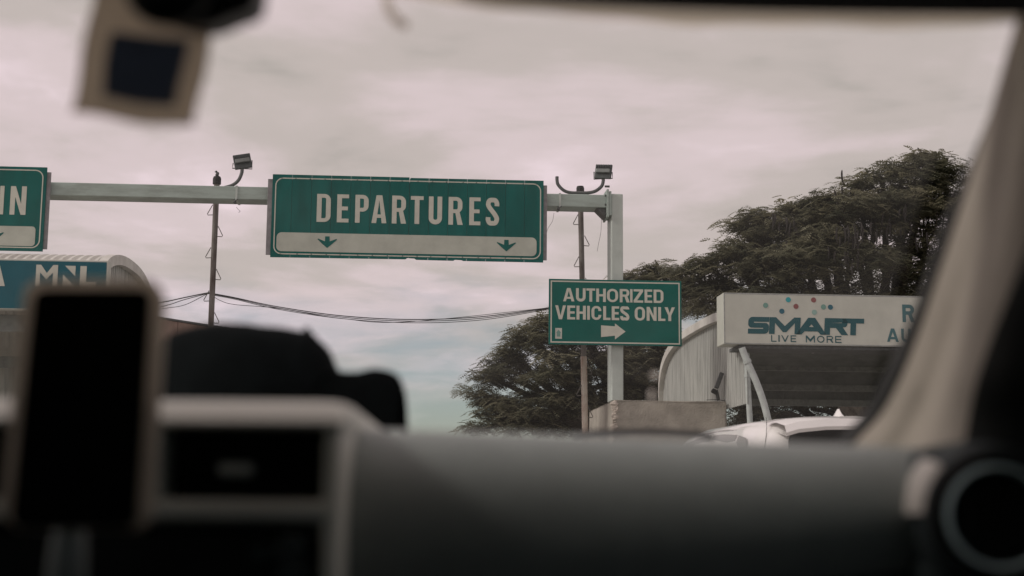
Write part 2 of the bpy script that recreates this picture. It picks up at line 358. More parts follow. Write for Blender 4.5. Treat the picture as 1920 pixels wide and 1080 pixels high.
# ---------------------------------------------------------------- concrete plinth under the gantry post
uL, zT = hit(1150, 750, -0.10); uR, _ = hit(1362, 752, -0.10)
t = thing('concrete_plinth', 'tall rough grey concrete block that the gantry post stands on', 'concrete block', gp((uL + uR) / 2, 1.8, 0), GA)
bm = NB(); gbox(bm, uL, uR, -0.10, 3.8, 0.14, zT, 0.03, 2)
bmesh.ops.subdivide_edges(bm, edges=bm.edges[:], cuts=5, use_grid_fill=True)
for v in bm.verts:
    v.co += Vector((rnd.uniform(-.008, .008), rnd.uniform(-.008, .008), rnd.uniform(-.008, .004)))
part('block', bm, 'concrete', t)
bm = NB()                                # spalled corner
for i in range(15):
    z = zT - 0.08 - i * 0.05; r_ = rnd.uniform(.03, .085)
    bmesh.ops.create_icosphere(bm, subdivisions=2, radius=1, matrix=Matrix.Translation(gp(uL + rnd.uniform(.0, .05), -0.09, z)) @ Matrix.Diagonal((r_, .035, r_ * rnd.uniform(.4, .9), 1)))
for v in bm.verts: v.co += Vector([rnd.uniform(-.01, .01) for _ in range(3)])
part('broken_edge', bm, 'concrete_broken', t)

# ---------------------------------------------------------------- gantry
u_a, z_bt = hit(1040, 363, 0.0); _, z_bb = hit(1040, 387, 0.0)
pu0, pu1 = hit(1146, 600, 0.05)[0], hit(1168, 600, 0.05)[0]; pz = hit(1150, 364, 0.05)[1]
g = thing('sign_gantry', 'pale green grey steel box beam and post carrying the overhead signs', 'gantry', gp(pu0, 0.3, 0), GA)
bm = NB(); gbox(bm, -17.0, pu0 - 0.10, 0.0, 0.52, z_bb, z_bt, 0.012); part('beam', bm, 'beam_paint', g)
bm = NB(); gbox(bm, pu0, pu1, 0.0, 0.62, zT - .01, pz, 0.015); part('post', bm, 'post_paint', g)
bm = NB(); gbox(bm, pu0 - .1, pu0 - .055, -.05, .58, z_bb - .2, z_bt + .11, .005); gbox(bm, pu0 - .05, pu0 - .002, -.04, .57, z_bb - .16, z_bt + .07, .005)
part('flange_plate', bm, 'beam_paint', g)
for k in range(4):
    bm = NB(); z = z_bb - .13 + k * .19; p = gp(pu0 - .135, .0, z); tube(bm, [p, p + EU * .1], .022, 6); part('bolt', bm, 'dark_steel', g)
bm = NB(); extrude_poly(bm, [gp(pu0 - .11, .05, z_bb - .19), gp(pu0 - .11, .05, z_bb - .005), gp(pu0 - .3, .05, z_bb - .005)], EW * .4); part('bracket', bm, 'dark_steel', g)
bm = NB(); gbox(bm, -17.3, -17.02, 0, .62, 0, z_bt + .05, .015); part('post', bm, 'post_paint', g)
for px in (443, 1050):
    u = hit(px, 370)[0]; bm = NB()
    gbox(bm, u - .022, u + .022, -.012, -.003, z_bb - .0, z_bt + .01); gbox(bm, u - .022, u + .022, -.012, .53, z_bt + .003, z_bt + .012); gbox(bm, u - .022, u + .022, -.012, .53, z_bb - .012, z_bb - .003)
    part('clamp_strap', bm, 'post_paint', g)
    bm = NB(); gbox(bm, u - .05, u - .0, -.0, .05, z_bb - .09, z_bb - .013, .01); tube(bm, crom([gp(u - .02, .02, z_bb - .02), gp(u + .03, -.02, z_bb + .0), gp(u - .06, -.02, z_bb - .07)], 5), .012, 5)
    part('cable_end', bm, 'dark_steel', g)
for (x, y, dx, dy) in ((1039, 399, -14, 38), (1128, 409, -8, 62), (443, 388, 4, 10)):
    u, z = hit(x, y); u2, z2 = hit(x + dx, y + dy)
    bm = NB(); tube(bm, crom([gp(u, .02, z), gp(u - (u - u2) * .35 + .02, .03, z - (z - z2) * .4), gp(u2 + .03, .02, z - (z - z2) * .75), gp(u2, .02, z2)], 6), .0045, 4); part('loose_wire', bm, 'cable_black', g)

# ---------------------------------------------------------------- overhead signs
def overhead(label, x0, x1, yt, yb, xr, name, cut, group):
    w = -0.16
    u0, u1 = hit(x0, (yt + yb) / 2, w)[0], hit(x1, (yt + yb) / 2, w)[0]
    zt, zb = hit(xr, yt, w)[1], hit(xr, yb, w)[1]
    t = thing(name, label, 'road sign', gp((u0 + u1) / 2, w, zb), GA, group)
    bm = NB(); gbox(bm, u0 - .095, u1 + .075, -.125, -.10, zb + .05, zt - .09, .004); part('backing_plate', bm, 'sign_back', t)
    for k in range(4):
        z = zb + .22 + k * (zt - zb - .5) / 3; bm = NB(); gbox(bm, u0 - .06, u1 + .05, -.099, -.03, z, z + .07, .004); part('rail', bm, 'sign_back', t)
    for k in range(3):
        u = u0 + (u1 - u0) * (.12 + .38 * k); bm = NB(); gbox(bm, u - .05, u + .05, -.095, -.004, zb + .1, zt - .12, .004); part('hanger', bm, 'beam_paint', t)
    if cut:
        um = hit(767, 400, w)[0]
        pl = [(u0, zb), (um - .06, zb + .01), (um - .02, zb + .035), (um - .004, zb + .035), (um - .004, zt), (u0, zt)]
        pr = [(um + .004, zb + .035), (um + .12, zb + .03), (um + .16, zb + .004), (um + .9, zb), (um + .93, zb + .02), (um + 1.06, zb + .016), (um + 1.10, zb), (u1, zb), (u1, zt - .004), (um + .02, zt - .010), (um + .004, zt - .045)]
        def clip(P, a_, keep_right):
            o = []
            for i in range(len(P)):
                p_, q_ = P[i], P[(i + 1) % len(P)]; ip, iq = ((p_[0] >= a_) == keep_right), ((q_[0] >= a_) == keep_right)
                if ip: o.append(p_)
                if ip != iq: f_ = (a_ - p_[0]) / (q_[0] - p_[0]); o.append((a_, p_[1] + f_ * (q_[1] - p_[1])))
            return o
        for p in (pl, pr):
            xa_, xb_ = min(q[0] for q in p), max(q[0] for q in p)
            for k in range(7):
                e0, e1 = xa_ + (xb_ - xa_) * k / 7, xa_ + (xb_ - xa_) * (k + 1) / 7; q = p
                if k: q = clip(q, e0 + .0025, True)
                if k < 6: q = clip(q, e1 - .0025, False)
                o_ = rnd.uniform(0, .0018); bm = NB(); extrude_poly(bm, [gp(a, w - o_, b) for a, b in q], EW * .03); part('panel', bm, 'sign_green', t)
    else:
        bm = NB(); gbox(bm, u0, u1, w, w + .03, zb, zt, .003); part('panel', bm, 'sign_green', t)
    return t, u0, u1, zb, zt, w
def down_arrow(px, py, w, t, m, s=1.0):
    u, z = hit(px, py, w); k = .0107 * s
    P = [(-4, 11), (4, 11), (4.4, 1.5), (17, 6.5), (18, 5), (9, -3.5), (0, -11), (-9, -3.5), (-18, 5), (-17, 6.5), (-4.4, 1.5)]
    gflat('arrow', [[(u + a * k, z + b * k) for a, b in P]], m, t, w)
t, u0, u1, zb, zt, w = overhead('wide green overhead sign reading DEPARTURES with two down arrows', 509, 1019, 326.5, 482, 512, 'overhead_sign', True, 'green overhead signs')
gflat('border_line', ring(u0 + .055, zb + .06, u1 - .05, zt - .065, .16, .022), 'sign_white', t, w - .003)
DEP = ((594, 620), (632, 654), (666, 691), (697, 725), (735, 761), (770, 794), (804, 829), (841, 867), (880, 901), (911, 936))
letters('DEPARTURES', DEP, 363.5, 416, 600, .165, 'sign_white', t, w - .004, .135)
bu0, bu1 = hit(518, 460, w)[0], hit(1006, 460, w)[0]; bz1, bz0 = hit(530, 435.5, w)[1], hit(530, 471, w)[1]
gflat('arrow_band', [rr(bu0, bz0, bu1, bz1, .10)], 'sign_band', t, w - .003)
down_arrow(613.5, 454, w - .006, t, 'sign_green'); down_arrow(949.5, 460.5, w - .006, t, 'sign_green')
rv = None
for k in range(18):                     # rivets along the edges
    for (uu, zz) in ((u0 + .16 + k * (u1 - u0 - .3) / 17 + rnd.uniform(-.03, .03), zt - .078), (u0 + .2 + k * (u1 - u0 - .34) / 17 + rnd.uniform(-.03, .03), zb + .072)):
        bm = NB(); bmesh.ops.create_icosphere(bm, subdivisions=1, radius=.011, matrix=Matrix.Translation(gp(uu, w - .004, zz))); part('rivet', bm, 'dark_steel', t)
t, u0, u1, zb, zt, w = overhead('green overhead sign cut by the left picture edge, its lettering ending in IN', -250, 84, 313, 471, 60, 'overhead_sign', False, 'green overhead signs')
gflat('border_line', ring(u0 + .055, zb + .06, u1 - .06, zt - .055, .16, .022), 'sign_white', t, w - .003)
letters('IN', ((-1, 7), (19, 49)), 349, 402.5, 30, .165, 'sign_white', t, w - .004, .135)
gflat('arrow_band', [rr(u0 + .12, hit(30, 461, w)[1], hit(66, 440, w)[0], hit(30, 424, w)[1], .07)], 'sign_band', t, w - .003)
down_arrow(-12, 441.5, w - .006, t, 'sign_green')

# ---------------------------------------------------------------- AUTHORIZED VEHICLES ONLY
w = -0.12
u0, u1 = hit(1029, 585, w)[0], hit(1278, 590, w)[0]; zt, zb = hit(1029, 522.5, w)[1], hit(1029, 645.5, w)[1]
t = thing('road_sign', 'small green sign on the gantry post reading AUTHORIZED VEHICLES ONLY', 'road sign', gp((u0 + u1) / 2, w, zb), GA)
bm = NB(); gbox(bm, u0, u1, w, w + .03, zb, zt, .004); part('panel', bm, 'sign_green_fresh', t)
bm = NB(); gbox(bm, u0 + .04, u1 - .04, w + .034, w + .075, zb + .06, zb + .12); gbox(bm, u0 + .04, u1 - .04, w + .034, w + .075, zt - .12, zt - .06); part('rail', bm, 'sign_back', t)
bm = NB(); gbox(bm, pu0 - .03, pu1 + .03, w + .08, -.003, zb + .2, zt - .2, .004); part('clamp', bm, 'sign_back', t)
gflat('border_line', ring(u0 + .035, zb + .035, u1 - .035, zt - .035, 0, .026), 'sign_white', t, w - .003)
letters('AUTHORIZED', ((1056, 1077), (1080, 1098), (1099.5, 1116), (1118, 1136), (1138, 1159), (1162, 1180), (1181.5, 1186), (1188, 1206), (1208.5, 1223), (1225.5, 1244)), 540, 565, 1066, .21, 'sign_white', t, w - .003, .165)
letters('VEHICLESONLY', ((1041, 1061), (1063.5, 1078.5), (1081, 1098.5), (1101, 1106), (1109, 1127.5), (1131, 1144.5), (1147, 1161), (1163, 1180), (1190, 1209.5), (1212.5, 1231), (1234, 1247.5), (1246, 1265.5)), 572.5, 598.5, 1050, .21, 'sign_white', t, w - .003, .165)
au, az = hit(1127, 621, w); k = hit(1137, 621, w)[0] - au; k /= 10
gflat('arrow', [[(au, az - 11 * k), (au + 26 * k, az - 8 * k), (au + 26 * k, az - 15 * k), (au + 46 * k, az), (au + 26 * k, az + 15 * k), (au + 26 * k, az + 9.5 * k), (au, az + 11 * k)]], 'sign_white', t, w - .003)
su, sz = hit(1041, 635, w)
st = gflat('sticker', [rr(su, sz, su + 12.5 * k, sz + 20 * k, 0)], 'sticker', t, w - .004)
gflat('sticker_mark', [[(su + a * k, sz + b * k) for a, b in ((3, 4), (9.5, 4), (9.5, 11), (11, 11), (6.2, 17), (1.5, 11), (3, 11))]], 'dot_green', st, w - .006)

# ---------------------------------------------------------------- floodlights on bent pipes
def floodlight(label, arm_pts, head_px, yaw, roll_, extra=None):
    base = arm_pts[0]; t = thing('floodlight', label, 'floodlight', base, GA, 'floodlights on the gantry')
    bm = NB(); tube(bm, crom(arm_pts, 8), .035, 8); part('arm', bm, 'dark_steel', t, True)
    if extra:
        bm = NB(); tube(bm, crom(extra, 8), .035, 8); part('empty_arm', bm, 'dark_steel', t, True)
    top = Vector(arm_pts[-1])
    M = Matrix.Translation(top + Vector((0, 0, .0))) @ Matrix.Rotation(yaw, 4, 'Z')
    MH = M @ Matrix.Translation((0, 0, .17)) @ Matrix.Rotation(R(-14), 4, 'X') @ Matrix.Rotation(roll_, 4, 'Y')
    bm = NB(); box(bm, (0, .03, 0), (.35, .05, .32), MH, .012, 2); h = part('housing', bm, 'lamp_metal', t)
    bm = NB(); box(bm, (0, .062, 0), (.30, .008, .26), MH); part('lens', bm, 'lamp_lens', h)
    for k in range(7):
        bm = NB(); box(bm, (-.15 + k * .05, -.015, .10), (.007, .035, .08), MH); part('cooling_fin', bm, 'lamp_metal', h)
    bm = NB(); box(bm, (0, -.025, -.005), (.29, .055, .085), MH, .01, 2); part('driver_box', bm, 'lamp_driver', h)
    bm = NB(); tube(bm, [MH @ Vector((-.19, .0, -.02)), M @ Vector((-.195, 0, .01)), M @ Vector((.195, 0, .01)), MH @ Vector((.19, .0, -.02))], .012, 6); part('yoke', bm, 'dark_steel', t)
    return t
def G3(px, py, w_): a = hit(px, py, w_); return gp(a[0], w_, a[1])
w_ = .25
floodlight('floodlight on a short bent pipe left of the DEPARTURES sign', [G3(420, 352, .2), G3(436, 347, .2), G3(447, 338, .2), G3(453, 325, .2), G3(454, 317, .2)], None, R(8), R(-12))
floodlight('floodlight on one end of the U shaped pipe above the gantry post', [G3(1087, 361.5, .2), G3(1103, 361.5, .2), G3(1117, 358, .2), G3(1128, 349, .2), G3(1131, 340, .2), G3(1131, 336, .2)], None, R(-14), R(4),
           [G3(1089, 361.5, .2), G3(1072, 361.5, .2), G3(1058, 357.5, .2), G3(1047, 347, .2), G3(1044.5, 338, .2), G3(1044.5, 331, .2)])

# ---------------------------------------------------------------- steel poles with step rungs
def wire_rung(bm, side):
    P = [Vector((0, 0, .17)), Vector((side * .11, 0, -.02)), Vector((side * .10, 0, -.045)), Vector((side * .0, 0, -.045))]
    tube(bm, P, .009, 5); return bm
rung_me = {}
for s_ in (-1, 1):
    bm = wire_rung(NB(), s_); me = bpy.data.meshes.new('step_rung'); bm.to_mesh(me); bm.free(); me.materials.append(MATS['rung_steel']); rung_me[s_] = me
def step_pole(label, top, lowpx, w_, first_side, zpaint, m_low, y1):
    tu, tz = hit(top[0], top[1], w_); lu, lz = hit(lowpx[0], lowpx[1], w_)
    sl = (tu - lu) / (tz - lz); bu = tu - sl * tz
    t = thing('utility_pole', label, 'utility pole', gp(bu, w_, 0), GA, 'steel poles with step rungs')
    P = lambda z: gp(bu + sl * z, w_, z)
    bm = NB(); tube(bm, [P(zpaint), P(tz - .13)], .058, 10); part('shaft', bm, 'rusty_pole', t, True)
    bm = NB(); tube(bm, [P(0), P(zpaint)], .066, 10); part('lower_shaft', bm, m_low, t, True)
    bm = NB(); tube(bm, [P(tz - .14), P(tz - .02)], .085, 10); tube(bm, [P(tz - .02), P(tz + .02)], [.085, .07], 10); part('cap', bm, 'black_rubber', t)
    z = hit(top[0], y1, w_)[1]; s_ = first_side
    while z > 1.0:
        o = inst('step_rung', rung_me[s_], t, Matrix.Translation((sl * z + s_ * .055, -.02, z - .05)) @ Matrix.Rotation(s_ * .05, 4, 'Y')); z -= .448; s_ = -s_
    return t, P
lp, LPt = step_pole('rusty step pole left of the DEPARTURES sign, bird on its cap', (407, 333), (395.5, 606), .95, -1, 4.2, 'painted_pole', 395)
rp, RPt = step_pole('rust streaked step pole just left of the gantry post', (1088, 351), (1097, 800), .95, -1, 3.95, 'painted_pole', 413)
bp_ = LPt(hit(407, 333, .95)[1] + .02)
bm = NB(); bmesh.ops.create_icosphere(bm, subdivisions=2, radius=1, matrix=Matrix.Translation(bp_ + Vector((0, 0, .05))) @ Matrix.Rotation(.5, 4, 'Y') @ Matrix.Diagonal((.035, .03, .055, 1)))
bmesh.ops.create_icosphere(bm, subdivisions=2, radius=.026, matrix=Matrix.Translation(bp_ + Vector((-.022, 0, .105))))
tube(bm, [bp_ + Vector((-.04, 0, .105)), bp_ + Vector((-.062, 0, .1))], [.008, .002], 5); tube(bm, [bp_ + Vector((.01, 0, .03)), bp_ + Vector((.05, 0, -.02))], [.018, .012], 5)
for s_ in (-.01, .01): tube(bm, [bp_ + Vector((s_, 0, .02)), bp_ + Vector((s_, 0, 0))], .004, 4)
tag(part('bird', bm, 'dark_steel', None, True, bp_), 'tiny dark bird perched on top of the left step pole', 'bird')

def cable(label, pts, r_, grp):
    P = crom([at(x, y, D) for x, y, D in pts], 10); bm = NB(); tube(bm, P, r_, 5)
    tag(part('overhead_cable', bm, 'cable_black', None, False, P[0]), label, 'cable', grp)
D0 = 29.2
for lb, dy, sag, r_ in (('uppermost sagging cable between the two step poles', 0, 0, .010), ('middle sagging cable between the two step poles', 1.5, 1.5, .008), ('lowest bundle strand sagging between the two step poles', 3, 3.2, .007)):
    cable(lb, [(397, 550 + dy, D0), (440, 558 + dy, D0), (520, 575 + dy + sag * .5, D0), (640, 592 + dy + sag * .7, D0), (770, 599 + dy + sag, D0), (900, 594 + dy + sag, D0), (1028, 577 + dy, D0 + .3), (1092, 565 + dy, D0 + .35)], r_, 'cables between the step poles')
cable('thin slack wire hanging just below the main cables', [(397, 553, D0), (412, 563, D0), (440, 571, D0), (520, 578, D0), (640, 597, D0), (770, 603, D0), (1092, 570, D0 + .3)], .006, 'cables between the step poles')
for lb, y0, y1, y2, r_ in (('top cable running left from the step pole', 566, 558, 549.5, .013), ('second cable running left from the step pole', 574, 562, 551, .009), ('slack wire dipping left of the step pole', 578, 572, 552, .007)):
    cable(lb, [(180, y0 + 22, 33), (297, y0 + 2, 31), (345, y1, 30), (387, y2, D0 - .05), (396, y2, D0 - .05)], r_, 'cables left of the step pole')

# ---------------------------------------------------------------- barrel roofed toll canopies
def corr(u): return .018 * (1 if (u / .12) % 1 < .5 else -1)
def canopy(label, u_edge, direction, length, w0, w1, arch, zlow, inset, name):
    """arch(w) -> z of the roof; the gable closes the end at u_edge"""
    t = thing(name, label, 'toll canopy', gp(u_edge + direction * length / 2, (w0 + w1) / 2, 0), GA)
    nw = 28; ws = [w0 + (w1 - w0) * (0.5 - 0.5 * math.cos(math.pi * i / nw)) for i in range(nw + 1)]
    us = []; k = int(length / .15)
    for i in range(k + 1):
        a = i * length / k; us += [(a, .02), (a + .05, .02), (a + .075, -.02), (a + .125, -.02)] if i < k else [(a, .02)]
    bm = NB(); grid(bm, [[gp(u_edge + direction * a, w_, arch(w_) + o) for w_ in ws] for a, o in us])
    grid(bm, [[gp(u_edge + direction * a, w_, arch(w_) + o - .05) for w_ in ws] for a, o in us])
    part('roof', bm, ['roof_metal'], t, False)
    bm = NB()                            # rim strip along the open arch edge
    wc = (w0 + w1) / 2; kx = 1 - .07 / ((w1 - w0) / 2)
    band = [(gp(u_edge - direction * .03, w_, arch(w_) + .035), gp(u_edge - direction * .03, wc + (w_ - wc) * kx, arch(w_) - .14)) for w_ in ws]
    back = [(gp(u_edge + direction * .12, w_, arch(w_) + .036), gp(u_edge + direction * .12, wc + (w_ - wc) * kx, arch(w_) - .14)) for w_ in ws]
    grid(bm, [[b[0] for b in back], [b[0] for b in band], [b[1] for b in band], [b[1] for b in back]])
    part('rim', bm, 'roof_metal', t)
    # gable of corrugated sheet
    bm = NB(); n = int((w1 - w0) / .17); rows = []
    for i in range(n + 1):
        wa = w0 + .06 + (w1 - w0 - .12) * i / n
        for o, dw in ((0, 0), (0, .08), (.05, .10), (.05, .15)):
            ww = min(wa + dw, w1 - .03); rows.append([gp(u_edge + direction * (inset - o), ww, zlow(ww)), gp(u_edge + direction * (inset - o), ww, max(arch(ww) - .06, zlow(ww) + .01))])
    grid(bm, rows); part('gable', bm, 'sheet_metal', t)
    return t, ws
# left canopy
LC = dict(c=-1.55, a=2.75, z0=3.80, h=1.50)
archL = lambda w_: (LC['z0'] if w_ > LC['c'] else 4.45) + (LC['z0'] + LC['h'] - (LC['z0'] if w_ > LC['c'] else 4.45)) * max(0.0, 1 - abs((w_ - LC['c']) / LC['a']) ** 2.3) ** (1 / 2.3)
uE = hit(244, 480, -1.9)[0]
tL, wsL = canopy('white barrel roofed toll canopy behind the blue sign on the left', uE, -1, 10.0, LC['c'] - LC['a'], LC['c'] + LC['a'], archL, lambda w_: 2.6 if w_ > -2 else 3.6, .14, 'toll_canopy')
for w_, z, hh in ((-3.9, 3.75, .28), (-1.5, 4.05, .2), (.4, 3.5, .22), (1.12, 2.9, .5)):
    bm = NB(); gbox(bm, uE - 9.8, uE - .85, w_ - .06, w_ + .06, z, z + hh, .005); part('purlin', bm, 'purlin', tL)
bm = NB()
grid(bm, [[gp(uE - 9.8 + i * .09, 1.0 + (.03 if i % 2 else 0), z) for z in (2.2, 3.55)] for i in range(100)]); part('back_cladding', bm, 'sheet_metal', tL)
for du in (-1.2, -9.2):
    for w_ in (-3.6, .8):
        bm = NB(); gbox(bm, uE + du - .1, uE + du + .1, w_ - .1, w_ + .1, 0, 3.9, .01); part('column', bm, 'column_paint', tL)
# blue MNL board
w = -4.75
u0, u1 = hit(-330, 530, w)[0], hit(202, 530, w)[0]; zt, zb = hit(150, 487.5, w)[1], hit(150, 582.5, w)[1]
t = thing('canopy_sign', 'blue sign board with white MNL logo on the left toll canopy', 'sign board', gp(u1 - 1, w, zb), GA)
bm = NB(); gbox(bm, u0, u1, w, w + .22, zb, zt, .01); part('box', bm, 'fascia_white', t)
gflat('face', [rr(u0 + .03, zb + .02, u1 - .03, zt - .03, .01)], 'sign_blue', t, w - .003)
bm = NB(); gbox(bm, u0 + .1, u1 - .1, w + .225, w + .6, zb + .1, zb + .2); gbox(bm, u0 + .1, u1 - .1, w + .225, w + .6, zt - .3, zt - .2); part('bracket', bm, 'dark_steel', t)
kk = (hit(160, 530, w)[0] - hit(60, 530, w)[0]) / 100; lu, lz = hit(66, 536, w)
for nm, P in (('letter', [[(0, 0), (8, 0), (8, 26), (20, 13), (32, 26), (32, 0), (41, 0), (41, 41), (32, 41), (20.5, 25), (9, 41), (0, 41)]]),
              ('letter', [[(54, 40), (74, 40), (74, 20)]]), ('letter', [[(51, 0), (51, 23), (74, 0)]]),
              ('letter', [[(83, 0), (113, 0), (113, 9.5), (95, 9.5), (95, 40), (83, 40)]])):
    gflat(nm, [[(lu + a * kk, lz + b * kk) for a, b in c] for c in P], 'sign_white', t, w - .006)
ua, za_ = hit(-19, 536, w)
gflat('letter', [[(ua + (-8 + a * 40) * kk, za_ + b * 40 * kk) for a, b in cc_] for cc_ in glyph('A', .9, .26, .22)], 'sign_white', t, w - .006)

# right canopy
RC = dict(c=2.95, a=4.5, z=4.86)
archR = lambda w_: (3.55 if w_ > RC['c'] else 4.15) + (RC['z'] - (3.55 if w_ > RC['c'] else 4.15)) * max(0.0, 1 - abs((w_ - RC['c']) / RC['a']) ** 2.9) ** (1 / 2.9)
uE2 = hit(1352, 600, .2)[0] - .02
tR, wsR = canopy('white barrel roofed toll canopy with corrugated gable behind the SMART board', uE2, 1, 11.0, RC['c'] - RC['a'], RC['c'] + RC['a'], archR, lambda w_: 2.86, .14, 'toll_canopy')
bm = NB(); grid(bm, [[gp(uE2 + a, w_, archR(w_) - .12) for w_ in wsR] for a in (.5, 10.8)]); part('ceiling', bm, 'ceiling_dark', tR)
for w_, z, hh in ((-.6, 4.12, .14), (1.6, 4.38, .12), (4.0, 4.40, .12), (5.8, 4.15, .12), (6.9, 3.75, .16), (7.3, 3.40, .16)):
    bm = NB(); gbox(bm, uE2 + .5, uE2 + 10.8, w_ - .05, w_ + .05, z, z + hh, .005); part('purlin', bm, 'purlin', tR)
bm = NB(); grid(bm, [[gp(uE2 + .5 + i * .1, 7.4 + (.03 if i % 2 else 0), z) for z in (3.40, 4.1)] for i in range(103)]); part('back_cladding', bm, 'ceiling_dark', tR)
def pipe_column(pts, r_, D_, mm='column_paint'):
    P = crom([at(x, y, D_) for x, y in pts], 8); lo = P[-1]; d = (P[-1] - P[-2]).normalized(); q = lo + d * (lo.z / -d.z)
    bm = NB(); tube(bm, P + [q], r_, 12); part('column', bm, mm, tR, True)
    j = P[8]; bm = NB(); dd = (P[9] - P[8]).normalized(); tube(bm, [j - dd * .03, j + dd * .03], r_ * 1.22, 12); part('collar', bm, 'column_paint', tR)
pipe_column([(1391, 652), (1401, 678), (1418, 716), (1431, 752), (1440, 786)], .065, 26.6)
pipe_column([(1400.5, 662), (1401.5, 705), (1404, 750), (1406, 786)], .055, 27.2)
pipe_column([(1722, 655), (1690, 675), (1663, 703), (1646, 742), (1638, 800)], .05, 33.0, 'dark_steel')  # far column, dark colour stands in for the shade under the canopy
# SMART board
w = -1.75
u0, u1 = hit(1357, 600, w)[0], hit(1357, 600, w)[0] + 7.2; zt, zb = hit(1358, 548.5, w)[1], hit(1358, 645, w)[1]
t = thing('canopy_sign', 'long white sign board reading SMART LIVE MORE with coloured dots', 'sign board', gp(u0 + 2, w, zb), GA)
bm = NB(); gbox(bm, u0, u1, w, w + .62, zb, zt, .012); part('box', bm, 'fascia_white', t)
bm = NB(); gflat('edge_trim', ring(u0 + .004, zb + .004, u1 - .004, zt - .004, 0, .022), 'purlin', t, w - .002)
bm = NB(); gbox(bm, u0 + .3, u1 - .3, w + .05, w + .9, zb - .07, zb - .004, .005); part('support_rail', bm, 'dark_steel', t)
bm = NB(); gbox(bm, u0 + .3, u1 - .3, w + .65, w + .9, zb + .1, zb + .2); part('bracket', bm, 'dark_steel', t)
letters('SMART', ((1402, 1441), (1441.5, 1500), (1492, 1549), (1545, 1588), (1579, 1619)), 595.5, 627, 1500, .34, 'logo_teal', t, w - .004, .29, .06)
letters('LIVE', ((1446, 1456), (1459.5, 1462), (1465, 1479), (1482.5, 1493)), 628.5, 641, 1470, .15, 'logo_teal', t, w - .004)
letters('MORE', ((1511, 1528), (1532, 1546), (1550, 1562), (1566, 1578)), 629.5, 642.5, 1540, .15, 'logo_teal', t, w - .004)
letters('R', ((1692, 1714),), 571, 604, 1700, .2, 'logo_grey', t, w - .004)
letters('AU', ((1663, 1685), (1690, 1708)), 616, 641, 1680, .2, 'logo_grey', t, w - .004)
for x, y, m in ((1435.5, 572.5, 'dot_green'), (1478, 562, 'dot_cyan'), (1466, 583.5, 'dot_blue'), (1492.5, 574.5, 'dot_red'), (1525.5, 562.5, 'dot_red'), (1544, 575.5, 'dot_green'), (1557, 576, 'dot_blue'), (1527, 585.5, 'dot_pale')):
    cu, cz = hit(x, y, w); gflat('logo_dot', [[(cu + .05 * math.cos(a * math.pi / 10), cz + .05 * math.sin(a * math.pi / 10)) for a in range(20)]], m, t, w - .004)
# flush lamp under the board
p = G3(1524, 657, w + .75)
t = thing('ceiling_lamp', 'oval lamp under the SMART board', 'lamp', p); bm = NB()
bmesh.ops.create_cone(bm, cap_ends=True, segments=20, radius1=.125, radius2=.15, depth=.05, matrix=Matrix.Translation(p)); part('housing', bm, 'column_paint', t)
bm = NB(); bmesh.ops.create_uvsphere(bm, u_segments=16, v_segments=8, radius=1, matrix=Matrix.Translation(p - Vector((0, 0, .025))) @ Matrix.Diagonal((.1, .1, .03, 1))); part('lens', bm, 'lamp_lens', t, True)
bm = NB(); tube(bm, [p, p + Vector((0, 0, .25))], .02, 6); part('stem', bm, 'dark_steel', t)
# jointed floodlight on the plinth
p = G3(1344, 751, .25)
t = thing('jointed_lamp', 'dark jointed lamp arm standing on the concrete block', 'lamp', p, GA)
bm = NB(); tube(bm, [G3(1347.5, 751, .25), G3(1343, 731, .25)], .035, 8); part('stem', bm, 'dark_steel', t)
bm = NB(); box(bm, (0, 0, 0), (.12, .10, .09), Matrix.Translation(G3(1339.5, 734, .2)) @ Matrix.Rotation(.5, 4, 'Y'), .015); part('joint', bm, 'black_rubber', t)
a_, b_ = G3(1343, 728, .22), G3(1353.5, 699, .22); dz = (b_ - a_); an = math.atan2(dz.x, dz.z)
bm = NB(); box(bm, (0, 0, dz.length / 2), (.085, .12, dz.length), Matrix.Translation(a_) @ Matrix.Rotation(an, 4, 'Y'), .015, 2); part('head', bm, 'dark_steel', t)
bm = NB(); tube(bm, [G3(1325, 750, .3), G3(1345, 749.0, .2), G3(1365, 753, .35), G3(1372, 760, .4)], .008, 4); part('cord', bm, 'cable_black', t)

# ---------------------------------------------------------------- brown clad building far left
A = at(255, 592, 37.2); B = at(470, 623, 41.2); zt = at(300, 598.5, 38).z
t = thing('clad_building', 'brown panel clad building seen behind the left canopy', 'building', (A.x - 3, A.y + 3, 0))
dv = Vector((B.x - A.x, B.y - A.y, 0)); Ld = dv.length; dv.normalize(); nv = Vector((-dv.y, dv.x, 0))
bm = NB(); extrude_poly(bm, [Vector((A.x, A.y, 0)), Vector((B.x, B.y, 0)), Vector((B.x, B.y, 0)) + nv * 7, Vector((A.x, A.y, 0)) + nv * 7], Vector((0, 0, zt - .06))); part('core', bm, 'brown_panel', t)
npan = 6; pw = Ld / npan
for i in range(npan):
    for k in range(3):
        z0_ = k * (zt / 3); p0 = Vector((A.x, A.y, 0)) + dv * (i * pw + .012); 
        bm = NB(); extrude_poly(bm, [p0 + Vector((0, 0, z0_ + .012)), p0 + dv * (pw - .024) + Vector((0, 0, z0_ + .012)), p0 + dv * (pw - .024) + Vector((0, 0, z0_ + zt / 3 - .012)), p0 + Vector((0, 0, z0_ + zt / 3 - .012))], -nv * .04)
        part('cladding_panel', bm, 'brown_panel', t)
bm = NB(); p0 = Vector((A.x, A.y, zt + .002)); extrude_poly(bm, [p0 - nv * .07, p0 + dv * Ld - nv * .07, p0 + dv * Ld + nv * .2, p0 + nv * .2], Vector((0, 0, .05))); part('coping', bm, 'dark_steel', t)

